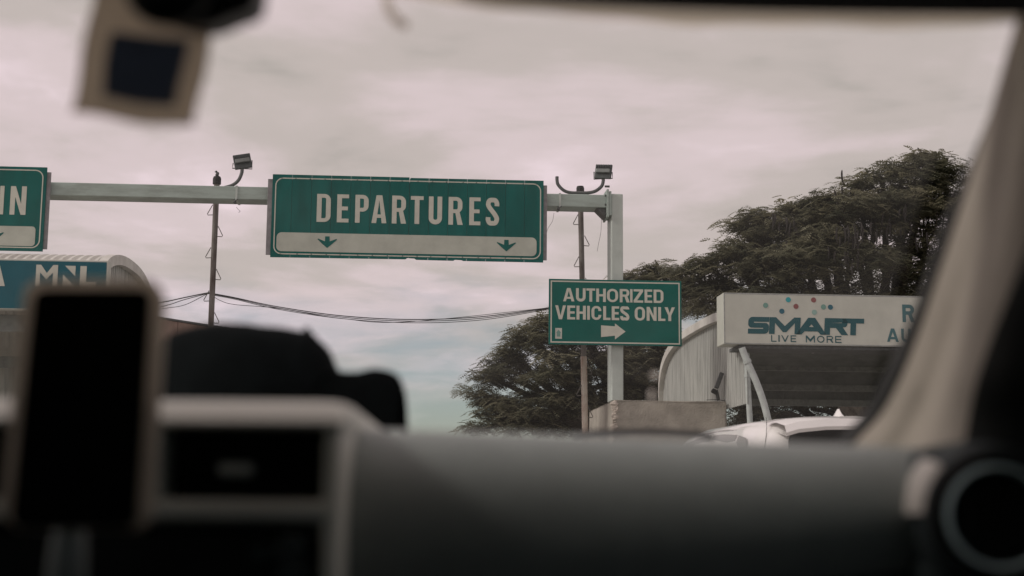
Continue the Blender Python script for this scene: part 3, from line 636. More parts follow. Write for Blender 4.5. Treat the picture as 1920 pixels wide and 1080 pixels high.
# ---------------------------------------------------------------- trees
def frond_template(npairs=9):
    q = []
    for i in range(npairs):
        x = .12 + .86 * i / (npairs - 1); z = -.30 * x * x; ln = .30 * math.sin(math.pi * (.18 + .74 * i / (npairs - 1))) + .05
        for s in (-1, 1):
            d = Vector((.45, s * 1.0, -.22)).normalized(); p = Vector((x, 0, z)); wv = Vector((.085, 0, .008))
            q.append([p - wv * .5, p + d * ln * .55 - wv * 1.1, p + d * ln, p + d * ln * .5 + wv * 1.1])
    q.append([Vector((0, -.008, 0)), Vector((1, -.004, -.3)), Vector((1, .004, -.3)), Vector((0, .008, 0))])
    return np.array([[list(v) for v in f] for f in q])
FT = frond_template(5)
def fronds_mesh(centers, per, lmin, lmax, updown=0.22):
    vs, tone = [], []
    for c in centers:
        tb = nrs.uniform(0, 1); ps = nrs.uniform(.5, 1.45)
        for k in range(per):
            yaw = nrs.uniform(0, 2 * math.pi); pit = nrs.normal(.10, updown); rl = nrs.normal(0, .24); s = nrs.uniform(lmin, lmax)
            M = np.array((Matrix.Rotation(yaw, 3, 'Z') @ Matrix.Rotation(pit, 3, 'Y') @ Matrix.Rotation(rl, 3, 'X')))
            off = np.array(c) + np.clip(nrs.normal(0, 1, 3), -1.35, 1.35) * np.array((.27, .27, .075)) * ps
            vs.append((FT.reshape(-1, 3) * s) @ M.T + off); tone.append(np.full(len(FT), min(1, max(0, tb * .8 + nrs.uniform(0, .3)))))
    V = np.concatenate(vs); T = np.concatenate(tone); nf = len(V) // 4
    me = bpy.data.meshes.new('crown'); me.vertices.add(len(V)); me.vertices.foreach_set('co', V.ravel())
    me.loops.add(len(V)); me.loops.foreach_set('vertex_index', np.arange(len(V), dtype=np.int32))
    me.polygons.add(nf); me.polygons.foreach_set('loop_start', np.arange(0, len(V), 4, dtype=np.int32)); me.polygons.foreach_set('loop_total', np.full(nf, 4, dtype=np.int32))
    me.update(calc_edges=True)
    a = me.attributes.new('tone', 'FLOAT', 'FACE'); a.data.foreach_set('value', T.astype(np.float32)); return me
def tree(label, trunk_px, D, blobs, per, lm, leaf, name='rain_tree', group=None, pods=()):
    """blobs: (px, py, dDepth, rx px, ry px, clusters)"""
    base = at(trunk_px, 900, D); base.z = 0
    t = thing(name, label, 'tree', base, 0, group)
    cs = []; limbs = NB(); fork = base + Vector((rnd.uniform(-.3, .3), 0, 3.0))
    tube(limbs, crom([base, base + Vector((.1, .05, 1.5)), fork], 4), [.42, .39, .36, .34, .33, .32, .31, .30, .30][:9], 10)
    tw = NB()
    for (px, py, dd, rx, ry, n) in blobs:
        c = at(px, py, D + dd); sc = (D + dd) / FPX; rx *= sc; ry *= sc; rd = min(rx * 1.2, 2.6)
        mid = fork.lerp(c, .5) + Vector((rnd.uniform(-.5, .5), rnd.uniform(-.4, .4), rnd.uniform(-.2, .5)))
        P = crom([fork, mid, c - Vector((0, 0, ry * .35))], 5)
        tube(limbs, P, [.19 - .14 * i / (len(P) - 1) for i in range(len(P))], 7)
        pts = []
        for k in range(int(n * .86 + 1)):
            d = Vector((rnd.gauss(0, 1), rnd.gauss(0, 1), rnd.gauss(0, 1) + .25)).normalized() * (rnd.uniform(.25, 1.06) ** .6)
            p = c + Vector((d.x * rx, d.y * rd, d.z * ry)); pts.append(p); cs.append(p)
        for p in pts:
            if rnd.random() < .3:
                o = c.lerp(P[rnd.randrange(6, len(P))], rnd.random()); m_ = o.lerp(p, .55) + Vector((rnd.uniform(-.2, .2), rnd.uniform(-.2, .2), rnd.uniform(-.05, .25)))
                tube(tw, [o, m_, p], [.035, .024, .010], 4, False)
    part('trunk', limbs, 'bark', t, True); part('branches', tw, 'bark', t)
    finish('crown', fronds_mesh(cs, per, *lm), leaf, t)
    if pods:
        for k in range(3):
            pass
        for (px, py, dd, sx_, sy_, n) in pods:
            for i in range(n):
                p = at(px + rnd.gauss(0, 1) * sx_, py + rnd.gauss(0, 1) * sy_, D + dd)
                M = Matrix.Translation(p - base) @ Matrix.Rotation(rnd.uniform(0, 6.3), 4, 'Z') @ Matrix.Rotation(rnd.uniform(-.15, .15), 4, 'X') @ Matrix.Diagonal((1, 1, rnd.uniform(.7, 1.2), 1))
                inst('seed_pod', pod_me, t, M)
bm = NB(); P = crom([(0, 0, 0), (.03, 0, -.13), (.035, 0, -.27), (.0, 0, -.42)], 3)
tube(bm, P, [.006, .02, .026, .028, .028, .028, .026, .022, .016, .006], 5); pod_me = bpy.data.meshes.new('seed_pod'); bm.to_mesh(pod_me); bm.free(); pod_me.materials.append(MATS['pod'])

tree('broad feathery tree whose crown reaches out left below the small green sign', 1150, 44,
     [(1095, 600, 0, 70, 40, 46), (1010, 640, -.5, 55, 32, 38), (955, 695, 0, 50, 36, 38), (930, 765, 0, 42, 34, 34), (1000, 770, -.6, 60, 42, 50), (1050, 700, -1, 60, 50, 56),
      (1140, 690, 0, 70, 60, 60), (1215, 650, .6, 60, 60, 54), (1210, 545, .8, 50, 30, 26), (1275, 560, 1, 50, 40, 34), (1080, 790, 0, 50, 30, 28), (1200, 740, .6, 60, 40, 34), (1010, 800, 0, 80, 18, 20), (1180, 522, .5, 18, 10, 8), (1240, 505, .6, 22, 12, 10), (1268, 520, .8, 25, 14, 8), (1020, 605, 0, 20, 12, 7), (990, 628, 0, 18, 10, 6), (960, 660, 0, 20, 10, 7), (915, 700, 0, 20, 9, 6), (900, 735, 0, 18, 9, 6), (895, 800, 0, 20, 9, 6), (1100, 650, -1, 60, 40, 36), (1075, 752, -1.2, 40, 26, 30), (1130, 760, -1, 40, 30, 26), (1170, 700, -1, 45, 40, 30)],
     36, (.20, .38), 'leaf', group='trees behind the toll plaza')
tree('tallest dark tree rising behind the SMART board with hanging seed pods', 1640, 40,
     [(1745, 325, 0, 48, 34, 36), (1690, 385, 0, 75, 50, 64), (1800, 400, 0, 50, 80, 50), (1590, 400, -.6, 65, 38, 54), (1510, 425, 0, 60, 36, 46), (1430, 440, 0, 50, 36, 36),
      (1400, 500, 0, 60, 36, 44), (1480, 500, -1, 80, 46, 64), (1590, 490, -1, 80, 50, 64), (1700, 490, 0, 70, 55, 50), (1310, 520, .5, 55, 26, 28), (1340, 560, .5, 70, 34, 36), (1440, 555, 0, 70, 30, 36), (1560, 560, -.5, 80, 30, 40), (1680, 570, 0, 60, 40, 26), (1780, 500, .5, 60, 60, 30), (1742, 288, 0, 22, 8, 6), (1690, 312, 0, 26, 12, 10), (1655, 330, 0, 24, 12, 9), (1610, 345, -.4, 22, 12, 8), (1560, 372, -.4, 24, 12, 9), (1530, 382, -.3, 20, 10, 7), (1485, 390, 0, 22, 10, 8), (1420, 405, 0, 24, 12, 9), (1388, 425, 0, 18, 12, 7), (1368, 465, 0, 20, 12, 8), (1320, 492, .4, 24, 10, 8), (1640, 400, -.8, 50, 40, 34), (1540, 460, -.8, 60, 40, 36), (1740, 400, -.3, 50, 50, 30)],
     36, (.20, .38), 'leaf', group='trees behind the toll plaza',
     pods=((1588, 370, -1.2, 14, 14, 22), (1600, 440, -2.4, 26, 18, 26), (1500, 425, -1.4, 18, 12, 8), (1465, 410, -1.2, 10, 8, 5), (1680, 420, -1.6, 30, 25, 12)))
tree('low tree seen through the gap under the right toll canopy', 1560, 47,
     [(1440, 775, 0, 60, 40, 50), (1520, 750, 0, 60, 46, 50), (1610, 765, 0, 60, 40, 46), (1680, 710, 0, 60, 60, 40), (1390, 730, 1, 50, 50, 40), (1300, 700, 1, 60, 60, 44), (1400, 800, 0, 60, 30, 36), (1560, 810, 0, 70, 30, 36), (1240, 720, 1, 50, 50, 30)],
     22, (.22, .40), 'leaf_far', group='trees behind the toll plaza')
# bush beneath the left canopy
p = at(-15, 770, 33); p.z = 0; t = thing('shrub', 'small bush under the left toll canopy at the picture edge', 'shrub', p)
zz = at(0, 752, 33).z; cs = [Vector((p.x + rnd.gauss(0, .35), p.y + rnd.gauss(0, .35), rnd.uniform(.6, zz))) for _ in range(70)]
finish('crown', fronds_mesh(cs, 6, .3, .5), 'leaf', t)
bm = NB()
for k in range(5): tube(bm, [p, p + Vector((rnd.uniform(-.2, .2), rnd.uniform(-.2, .2), 1.2)), cs[k * 9]], [.05, .03, .012], 5)
part('stems', bm, 'bark', t)

# ---------------------------------------------------------------- white SUV ahead on the right
ca = R(7.5)
fin = at(1572, 784, 11.35)
cc = Vector((fin.x, fin.y, 0)) - (Matrix.Rotation(ca, 3, 'Z') @ Vector((0, .62, 0)))
v = thing('parked_car', 'white SUV ahead on the right with a shark fin aerial on its roof', 'car', cc, ca)
CM = WM[v] @ Matrix.Diagonal((1, 1, 1.042, 1))
def loft(bm, secs, M, cap=True):
    vs = grid(bm, [[M @ Vector(p) for p in s] for s in secs])
    if cap: bm.faces.new(vs[0][::-1]); bm.faces.new(vs[-1])
def sec(y, hw0, z0, hw1, z1, hwr, zr, crown):   # one cross-section, right sill to left sill
    pts = []
    for x, z in ((hw0 * .93, z0), (hw0, z0 + .18), (hw0, z1 - .12), (hw1, z1), ((hw1 + hwr) / 2 + .03, (z1 + zr) / 2), (hwr + .02, zr - .06), (hwr - .07, zr), (hwr * .55, zr + crown * .75)): pts.append((x, y, z))
    return pts + [(0, y, zr + crown)] + [(-x, y, z) for x, y, z in pts[::-1]]
ROOF = 1.66
body = [sec(.03, .80, .42, .76, 1.0, .70, 1.02, .005), sec(.10, .86, .36, .84, 1.02, .70, 1.12, .01), sec(.24, .90, .33, .885, 1.03, .655, 1.45, .02), sec(.38, .915, .30, .895, 1.03, .635, 1.585, .03),
        sec(.62, .92, .28, .90, 1.03, .635, 1.612, .042), sec(1.1, .925, .28, .90, 1.02, .645, 1.632, .05), sec(1.8, .925, .28, .90, 1.0, .65, 1.635, .055), sec(2.4, .925, .28, .90, .98, .65, 1.634, .05), sec(2.85, .925, .28, .90, .97, .645, 1.612, .045),
        sec(3.15, .925, .28, .90, .97, .635, 1.555, .04), sec(3.55, .92, .28, .89, .97, .70, 1.30, .02), sec(3.78, .92, .28, .87, .95, .78, 1.0, .03), sec(4.2, .90, .3, .82, .88, .74, .92, .03), sec(4.5, .84, .34, .74, .74, .66, .78, .02), sec(4.62, .74, .4, .66, .62, .58, .65, .01)]
bm = NB(); loft(bm, body, CM); part('body', bm, 'car_white', v, True)
bm = NB()                                # roof spoiler
sp = lambda y, z, hw: [(-hw, y, z - .028), (-hw + .1, y, z), (-.3, y, z + .022), (0, y, z + .03), (.3, y, z + .022), (hw - .1, y, z), (hw, y, z - .028)]
loft(bm, [sp(.58, 1.640, .63), sp(.25, 1.625, .635), sp(.09, 1.598, .62), sp(.065, 1.545, .615), sp(.075, 1.52, .61), sp(.20, 1.535, .60), sp(.5, 1.58, .6)], CM); part('spoiler', bm, 'car_white', v, True)
bm = NB(); grid(bm, [[CM @ Vector(p) for p in r] for r in ([(-.60, .085, 1.10), (0, .075, 1.10), (.60, .085, 1.10)], [(-.555, .205, 1.46), (0, .20, 1.47), (.555, .205, 1.46)], [(-.52, .235, 1.55), (0, .23, 1.56), (.52, .235, 1.55)])]); part('rear_window', bm, 'car_glass', v)
for s in (-1, 1):
    def sidepane(ys, zl, nm, m):
        rows = []
        for y, z0_, z1_ in ys:
            hwx = lambda z: (.90 + (.645 - .90) * (z - 1.0) / .62) + .012
            rows.append([CM @ Vector((s * (hwx(z0_ + (z1_ - z0_) * k / 3)), y, z0_ + (z1_ - z0_) * k / 3)) for k in range(4)])
        b2 = NB(); grid(b2, rows); return part(nm, b2, m, v)
    sidepane([(.62, 1.16, 1.40), (.8, 1.12, 1.505), (1.05, 1.09, 1.535)], 0, 'side_window', 'side_glass')
    sidepane([(1.10, 1.09, 1.54), (1.5, 1.07, 1.56), (1.85, 1.06, 1.565)], 0, 'side_window', 'side_glass')
    sidepane([(1.92, 1.06, 1.565), (2.4, 1.04, 1.555), (2.75, 1.03, 1.525), (3.05, 1.03, 1.42), (3.25, 1.03, 1.28)], 0, 'side_window', 'side_glass')
    bm = NB(); P = [(s * .672, .60, 1.42), (s * .652, .85, 1.53), (s * .645, 1.1, 1.565), (s * .638, 1.6, 1.592), (s * .638, 2.0, 1.59), (s * .642, 2.4, 1.582), (s * .65, 2.75, 1.552), (s * .69, 3.05, 1.45), (s * .74, 3.3, 1.30)]
    tube(bm, crom([CM @ Vector(q) for q in P], 4), .012, 5); part('window_trim', bm, 'chrome_trim', v)
    bm = NB(); P = [(s * .60, .60, 1.655), (s * .63, .50, 1.62), (s * .655, .42, 1.56), (s * .69, .35, 1.45), (s * .76, .24, 1.25)]
    tube(bm, crom([CM @ Vector(q) for q in P], 4), .003, 4); part('panel_gap', bm, 'black_rubber', v)
    bm = NB(); box(bm, (s * .72, .10, .93), (.26, .08, .17), CM, .03, 2); part('tail_light', bm, 'tail_red', v)
    bm = NB(); box(bm, (s * 1.0, 2.75, 1.06), (.22, .10, .15), CM, .035, 2); part('door_mirror', bm, 'car_white', v)
    for y in (.85, 3.62):
        bm = NB(); p = CM @ Vector((s * .82, y, .34)); ax = (CM.to_3x3() @ Vector((s, 0, 0)))
        tube(bm, [p - ax * .12, p - ax * .10, p + ax * .10, p + ax * .12], [.31, .34, .34, .31], 20); wh = part('wheel', bm, 'black_rubber', v, True)
        bm = NB(); tube(bm, [p + ax * .122, p + ax * .135], [.21, .19], 16); part('rim', bm, 'alloy', wh)
bm = NB()
fo = [(0, .50, ROOF - .005), (0, .54, ROOF + .035), (0, .60, ROOF + .080), (0, .64, ROOF + .080), (0, .66, ROOF + .045), (0, .72, ROOF + .018), (0, .80, ROOF + .012)]
loft(bm, [[(-a, y, ROOF + .0), (-a * .45, y, (z + ROOF) / 2 + .004), (0, y, z), (a * .45, y, (z + ROOF) / 2 + .004), (a, y, ROOF)] for (_, y, z), a in zip(fo, (.020, .040, .050, .053, .050, .040, .018))], CM @ Matrix.Translation((0, 0, -.012)))
part('shark_fin_aerial', bm, 'car_white', v, True)
bm = NB(); box(bm, (0, .02, .55), (1.60, .16, .34), CM, .06, 3); part('bumper', bm, 'car_white', v, True)

# ================================================================ THE CAR THE VIEW IS TAKEN FROM
c = thing('car_cabin', 'grey and beige cabin of the car the view is taken from', 'car interior', (-.35, 0.2, 0))
XL, XR = -1.06, .40
# dashboard pad
prof = [(1.62, 1.100), (1.50, 1.122), (1.32, 1.136), (1.18, 1.142), (1.10, 1.1435)] + [(1.02 + .066 * math.cos(R(q)), 1.0775 + .066 * math.sin(R(q))) for q in range(88, 226, 8)]
rows = []; rows2 = []
for i in range(49):
    X = XL + (XR - XL) * i / 48; dzx = -.012 * max(0, (X - .08) / .3) ** 2 - .003 * math.sin(X * 9); lift = .030 * max(0, min(1, (X - .06) / .22)) ** 1.5
    rows.append([Vector((X, y, z + dzx + lift * max(0, min(1, (1.14 - z) / .09)))) for y, z in prof])
    rows2.append([Vector((X, y, z + (lift + dzx if k < 4 else 0))) for k, (y, z) in enumerate(((1.00, 1.060), (.985, 1.045), (.978, 1.035), (.976, 1.02), (.972, .98), (.95, .88), (.96, .70), (1.05, .5)))])
bm = NB(); grid(bm, rows); part('dashboard', bm, 'dash_plastic', c, True)
bm = NB(); grid(bm, rows2); part('lower_dashboard', bm, 'dash_lower', c, True)
bm = NB(); tube(bm, crom([at(900, 1056, .972), at(1200, 1054, .972), at(1500, 1048, .972), at(1640, 1036, .972)], 6), .0012, 6); part('glovebox_seam', bm, 'dash_lower', c)
# centre stack with two vents
DS = .90
def sp_(px, py, D_=DS): return at(px, py, D_)
fx0, fx1 = sp_(-345, 850).x, sp_(641, 850).x
zt = sp_(400, 743).z; z1 = sp_(400, 801).z; z2 = sp_(400, 936).z; z3 = sp_(400, 977).z
xa0, xa1 = sp_(293, 870).x, sp_(602, 870).x; xb0, xb1 = sp_(-320, 870).x, sp_(22, 870).x
hp = [(.012, z1), (.0, z1 + .001), (-.001, z1 + .004), (.004, z1 + .0075), (.013, z1 + .013), (.026, zt - .002), (.042, zt), (.10, zt + .001), (.31, zt - .004), (.31, z1)]
rows = []; zm = (z1 + zt) / 2
for x_, k_ in ((fx0, .9), (fx0 + .01, 1), (fx1 - .02, 1), (fx1 - .010, .985), (fx1 - .004, .93), (fx1 - .001, .80), (fx1, .6)):
    rows.append([Vector((x_, DS + .155 + (y_ - .155) * (1 - (1 - k_) * .06), z1 + (z_ - z1) * k_)) for y_, z_ in hp])
bm = NB(); vv = grid(bm, rows, True); bm.faces.new(vv[0]); bm.faces.new(vv[-1]); part('vent_hood', bm, 'stack_plastic', c, True)
bm = NB(); box(bm, ((fx0 + fx1) / 2 , DS + .02, (z2 + z3) / 2), (fx1 - fx0 - .012, .035, z2 - z3), None, .005, 3); part('lower_bar', bm, 'stack_plastic', c, True)
def post_(xa, xb, za, zb_, nm='upright', dep=.31, d0=.0):
    bm = NB(); box(bm, ((xa + xb) / 2, DS + d0 + dep / 2, (za + zb_) / 2), (xb - xa, dep, zb_ - za), None, .006, 3); part(nm, bm, 'stack_plastic', c, True)
post_(xa1, fx1 - .001, .80, z1 + .006, dep=.30, d0=.004); post_(xb1, xa0, z2 - .004, z1 + .004, dep=.05, d0=.003); post_(fx0 + .001, xb0, .80, z1 + .006, dep=.30, d0=.004)
bm = NB(); box(bm, ((fx0 + fx1) / 2, DS + .055, (z1 + z2) / 2), (fx1 - fx0 - .02, .01, z1 - z2 + .02)); part('vent_back', bm, 'black_plastic', c)
for xa, xb in ((xa0, xa1), (xb0, xb1)):
    for k in range(5):
        bm = NB(); z = z2 + (z1 - z2) * (k + .5) / 5
        box(bm, ((xa + xb) / 2, DS + .030, z), (xb - xa - .006, .022, .0016), None); part('vent_slat', bm, 'black_plastic', c)
p = sp_(436, 880); bm = NB(); box(bm, (p.x, DS + .012, p.z), (.022, .010, .008), None, .003, 2); part('vent_slider', bm, 'chrome_soft', c)
bm = NB(); box(bm, ((fx0 + xa1) / 2 - .005, DS + .03, (z3 + .80) / 2 - .004), (xa1 - fx0 - .03, .02, z3 - .80), None, .004); part('radio_panel', bm, 'black_plastic', c)
for px, py in ((543, 1028), (543, 1075)):
    p = sp_(px, py); bm = NB(); tube(bm, [p + Vector((0, .03, 0)), p + Vector((0, .005, 0)), p], [.009, .009, .007], 14); part('radio_knob', bm, 'dash_lower', c)
p = sp_(500, 1042); bm = NB(); box(bm, (p.x, DS + .017, p.z), (.026, .008, .012), Matrix.Identity(4), .003); part('radio_button', bm, 'dash_lower', c)
# passenger round vent
VC = at(1868, 970, .93); nd = (Vector((0.02, 0, 1.12)) - VC); nd = Vector((-.10, -1, .02)).normalized()
def circ(bm, prof_, n=40):              # lathe about nd through VC: (radius, forward toward the viewer)
    e1 = nd.cross(Vector((0, 0, 1))).normalized(); e2 = e1.cross(nd)
    rows_ = [[VC + nd * f + (e1 * math.cos(2 * math.pi * j / n) + e2 * math.sin(2 * math.pi * j / n)) * r_ for j in range(n)] for r_, f in prof_]
    grid(bm, rows_, True); return bm
bm = circ(NB(), [(.056, -.10), (.0515, -.035), (.0485, -.010), (.046, .003), (.043, .005)]); part('vent_pod', bm, 'dash_lower', c, True)
e1_ = nd.cross(Vector((0, 0, 1))).normalized(); e2_ = e1_.cross(nd); sgn = -1 if e1_.x > 0 else 1; upq = 1 if e2_.z > 0 else -1
bm = NB(); grid(bm, [[VC + nd * f + (e1_ * sgn * math.cos(R(q)) + e2_ * upq * math.sin(R(q))) * r_ for q in range(2, 47, 3)] for r_, f in ((.0545, -.065), (.0555, -.045), (.0555, -.026), (.0540, -.011), (.0510, -.001), (.0465, .004))]); part('vent_highlight', bm, 'lit_silver_plastic', c, True)  # silver pod side as a pale patch, shaped to paint in the window highlight
bm = circ(NB(), [(.0435, .0045), (.041, .0085), (.037, .008), (.0345, .002)]); part('vent_bezel', bm, 'black_plastic', c, True)
bm = circ(NB(), [(.0340, .005), (.0336, .010), (.0322, .0118), (.0304, .010), (.030, .002)]); part('vent_ring', bm, 'ring_grey', c, True)
bm = circ(NB(), [(.0370, .006), (.028, .0), (.026, -.02), (.001, -.025)]); part('vent_bowl', bm, 'black_plastic', c, True)
for k in range(-2, 3):
    bm = NB(); hl = math.sqrt(max(.0001, (.025 ** 2 - (k * .010) ** 2))); M = Matrix.Translation(VC + nd * .002 + Vector((k * .010, 0, 0))) @ Matrix.Rotation(.3, 4, 'Z'); box(bm, (0, 0, 0), (.0015, .014, hl * 2), M); part('vent_slat', bm, 'black_plastic', c)
# pod shroud that ties it to the dash
bm = NB(); box(bm, (VC.x + .05, VC.y + .10, VC.z - .01), (.20, .16, .115), None, .03, 3); part('vent_shroud', bm, 'dash_lower', c, True)

# A-pillar trim: rows from the dash up, columns from glass edge round to the door
PIL = [  # y px: edge, crease, back edge (px x) with distances
    (880, 1560, 1665, 1800, 1.16, 1.12, .97), (832, 1592, 1690, 1822, 1.15, 1.11, .96), (780, 1640, 1716, 1832, 1.13, 1.09, .95), (717, 1676, 1742, 1846, 1.10, 1.06, .93), (640, 1708, 1768, 1872, 1.07, 1.03, .91),
    (540, 1742, 1798, 1912, 1.03, .99, .88), (420, 1782, 1834, 1960, .99, .95, .85), (300, 1821, 1870, 2010, .95, .91, .82), (180, 1856, 1902, 2060, .91, .88, .79), (60, 1890, 1934, 2110, .87, .84, .76), (-60, 1925, 1968, 2160, .83, .80, .73)]
rows = []; seal = []; dark = []
for (y, a, b, d, da, db, dd) in PIL:
    A_, B_, C_ = at(a, y, da), at(b, y, db), at(d, y, dd)
    A_, B_ = at(a + 9, y, da), at(b + 8, y, db); OC = Vector((0, 0, CAMZ)); back = lambda q, d_: OC + (q - OC) * (1 + d_ / q.y)
    mid = A_.lerp(B_, .5) + Vector((-.002, -.012, .002)); m2 = B_.lerp(C_, .5) + Vector((-.005, -.010, 0))
    Bq = B_ + Vector((-.003, -.014, 0)); Cq = C_ + Vector((.006, -.002, 0)); Cm = Bq.lerp(Cq, .55) + Vector((-.008, -.004, 0))
    rows.append([back(A_, .05) + Vector((.012, 0, 0)), back(A_, .015) + Vector((.003, 0, 0))] + crom([A_, A_.lerp(Bq, .5) + Vector((-.001, -.004, 0)), Bq, Cm, Cq, Cq + Vector((.03, .02, 0))], 3))
    kq = max(0, min(1, (y - 180) / 250)); k2 = max(0, min(1, (y - 560) / 160)); seal.append([back(A_, .05) + Vector((-.009 * kq - .006 * k2 + .001, 0, 0)), back(A_, .02) + Vector((-.010 * kq - .006 * k2 + .001, 0, 0)), back(A_, .003) + Vector((-.006 * kq + .0015, -.001, 0)), back(A_, .012) + Vector((.006, 0, 0)), back(A_, .055) + Vector((.02, 0, 0))])
    dark.append([C_ + Vector((-.004, .004, 0)), C_ + Vector((.004, -.012, 0)), C_ + Vector((.02, -.03, 0)), C_ + Vector((.06, -.05, 0)), C_ + Vector((.09, -.12, 0))])
smooth_rows = lambda rs: list(map(list, zip(*[crom(col, 4) for col in zip(*rs)])))
bm = NB(); grid(bm, smooth_rows(rows)); part('pillar_trim', bm, 'pillar_trim', c, True)
bm = NB(); grid(bm, smooth_rows(seal)); part('glass_seal', bm, 'black_rubber', c, True)
bm = NB(); grid(bm, smooth_rows(dark)); part('door_frame', bm, 'black_plastic', c, True)
# windscreen header, visor, roof, doors, back of the cabin
HP = [(300, -60), (600, -28), (760, -8), (880, 8), (1000, 24), (1150, 36), (1300, 44), (1500, 50), (1700, 49), (1850, 45), (2000, 40)]
low = crom([at(x, y - 44, .82) for x, y in HP], 4)
low = [Vector((XL, .85, low[0].z + .004))] + low
bm = NB(); grid(bm, [[p + Vector(o) for o in ((0, .02, .015), (0, .006, .002), (0, -.004, .0), (0, -.02, .002), (0, -.10, .0), (0, -.16, -.004), (0, -.24, .02), (0, -.6, .07))] for p in low]); part('header_trim', bm, 'headliner', c, True)
fl_ = crom([at(x, y, .90) for x, y in HP], 4)
bm = NB(); grid(bm, [[p + Vector((.0, 0, .0012 * math.sin(p.x * 41) + .0007 * math.sin(p.x * 97)))] + [p + Vector((0, -.022 * k, .0105 * k + .001 * math.sin(p.x * 60 + k))) for k in (.4, 1, 2, 3)] for p in fl_]); part('shade_band', bm, 'shade_film', c, True)
va = [at(x, y, .60) for x, y in ((858, -10), (900, 1), (1000, 11), (1200, 22), (1500, 31), (1800, 35), (2000, 36))]
va = crom(va, 4)
bm = NB(); grid(bm, [[p + Vector(o) for o in ((0, .0, .012), (0, .006, .006), (0, .0, .0), (0, -.03, -.001), (0, -.17, .006), (0, -.175, .016))] for p in va]); part('sun_visor', bm, 'visor_dark', c, True)
bm = NB(); box(bm, (-.33, -.35, 1.52), (1.6, 2.1, .03)); part('roof', bm, 'headliner', c)
bm = NB(); box(bm, (-.33, .60, 1.475), (1.6, .30, .02), Matrix.Identity(4)); part('roof_front', bm, 'headliner', c)
for X, s in ((XR + .06, 1), (XL - .02, -1)):
    bm = NB(); box(bm, (X, .15, .70), (.05, 2.9, .75)); part('door', bm, 'seat_dark', c)
    bm = NB(); box(bm, (X + s * .01, -.25, 1.29), (.006, 2.1, .44)); part('door_window', bm, 'tinted_glass', c)
bm = NB(); box(bm, (-.33, -1.4, .72), (1.6, .1, .80)); part('rear_bulkhead', bm, 'seat_dark', c)
bm = NB(); box(bm, (-.33, -1.42, 1.31), (1.5, .006, .37)); part('rear_window', bm, 'dark_tint', c)
bm = NB(); box(bm, (-.33, .2, .30), (1.6, 3.2, .06)); part('floor', bm, 'seat_dark', c)
bm = NB(); box(bm, (-1.0, 1.25, 1.28), (.05, .9, .05), Matrix.Translation((-1.03, 1.25, 1.28)) @ Matrix.Rotation(R(-22), 4, 'X') @ Matrix.Translation((1.03, -1.25, -1.28))); part('pillar_trim', bm, 'pillar_trim', c)
for X in (-.95, .30):
    for y in (-.9, 1.9):
        bm = NB(); tube(bm, [(X - .1, y, .31), (X + .1, y, .31)], .31, 18); part('wheel', bm, 'black_rubber', c, True)
# windscreen
tl = []
for i in range(9):
    s = i / 8; xb = XL + .03 + s * (.34 - XL); zb_ = 1.128
    top = Vector((XL + .1 + s * (.30 - XL - .1), .868, 1.412 - .012 * (2 * s - 1) ** 2)); bot = Vector((xb, 1.56, 1.118))
    tl.append([bot.lerp(top, k / 8) + Vector((0, .0, .035 * math.sin(math.pi * k / 8))) for k in range(9)])
bm = NB(); grid(bm, tl); part('windscreen', bm, 'windscreen_glass', c, True)
bm = NB(); tube(bm, crom([at(1075, 815, 1.72), at(1130, 811, 1.72), at(1220, 809, 1.73), at(1310, 814, 1.74), at(1340, 820, 1.74)], 5), .004, 6); part('wiper', bm, 'black_rubber', c)
bm = NB(); grid(bm, [[Vector((x, y, z)) for x in (XL + .02, -.7, -.33, .1, .42)] for y, z in ((1.58, 1.09), (1.9, 1.07), (2.4, 1.02), (2.75, .92), (2.85, .7), (2.86, .35))]); part('bonnet', bm, 'car_white', c, True)
for (x, y, r1, r2) in ((1228, 704, .0035, .003), (1222, 742, .002, .006)):
    bm = NB(); bmesh.ops.create_uvsphere(bm, u_segments=14, v_segments=8, radius=1, matrix=Matrix.Translation(at(x, y, 1.31)) @ Matrix.Diagonal((r1, .001, r2, 1))); part('dirt_speck', bm, 'clear_film', c, True)
# rear-view mirror with dash camera
MZ = .735
bm = NB(); P = [(478, 3), (462, 20), (430, 32), (402, 44), (372, 48), (320, 40), (270, 10), (245, -40), (220, -110), (240, -170), (300, -190), (430, -150), (480, -60)]
poly = crom([at(x, y, MZ) for x, y in P], 4, True); extrude_poly(bm, poly, Vector((0, .03, .004))); mh = part('mirror_housing', bm, 'mirror_housing', c)
cen = sum(poly, Vector()) / len(poly); bm = NB(); extrude_poly(bm, [cen + (q - cen) * .93 + Vector((0, -.004, 0)) for q in poly], Vector((0, .003, 0))); part('mirror_glass', bm, 'mirror_glass', mh)
bm = NB(); tube(bm, [cen + Vector((0, .03, .01)), cen + Vector((0, .10, .03))], .009, 10); part('mirror_stem', bm, 'mirror_housing', mh)
p = at(315, -20, .715); bm = NB(); bmesh.ops.create_uvsphere(bm, u_segments=24, v_segments=14, radius=1, matrix=Matrix.Translation(p) @ Matrix.Diagonal((.0225, .012, .0195, 1))); part('dash_camera', bm, 'black_plastic', c, True)
# small strip stuck near the top of the glass
p = [at(705, 20, .93), at(715, 0, .93), at(745, 40, .93), at(775, 52, .93), at(790, 42, .93)]
bm = NB(); tube(bm, crom([at(722, -20, .92), at(728, 12, .92), at(742, 36, .92), at(764, 48, .92)], 5), [.0035] * 16, 8); part('film_curl', bm, 'clear_film', c, True)

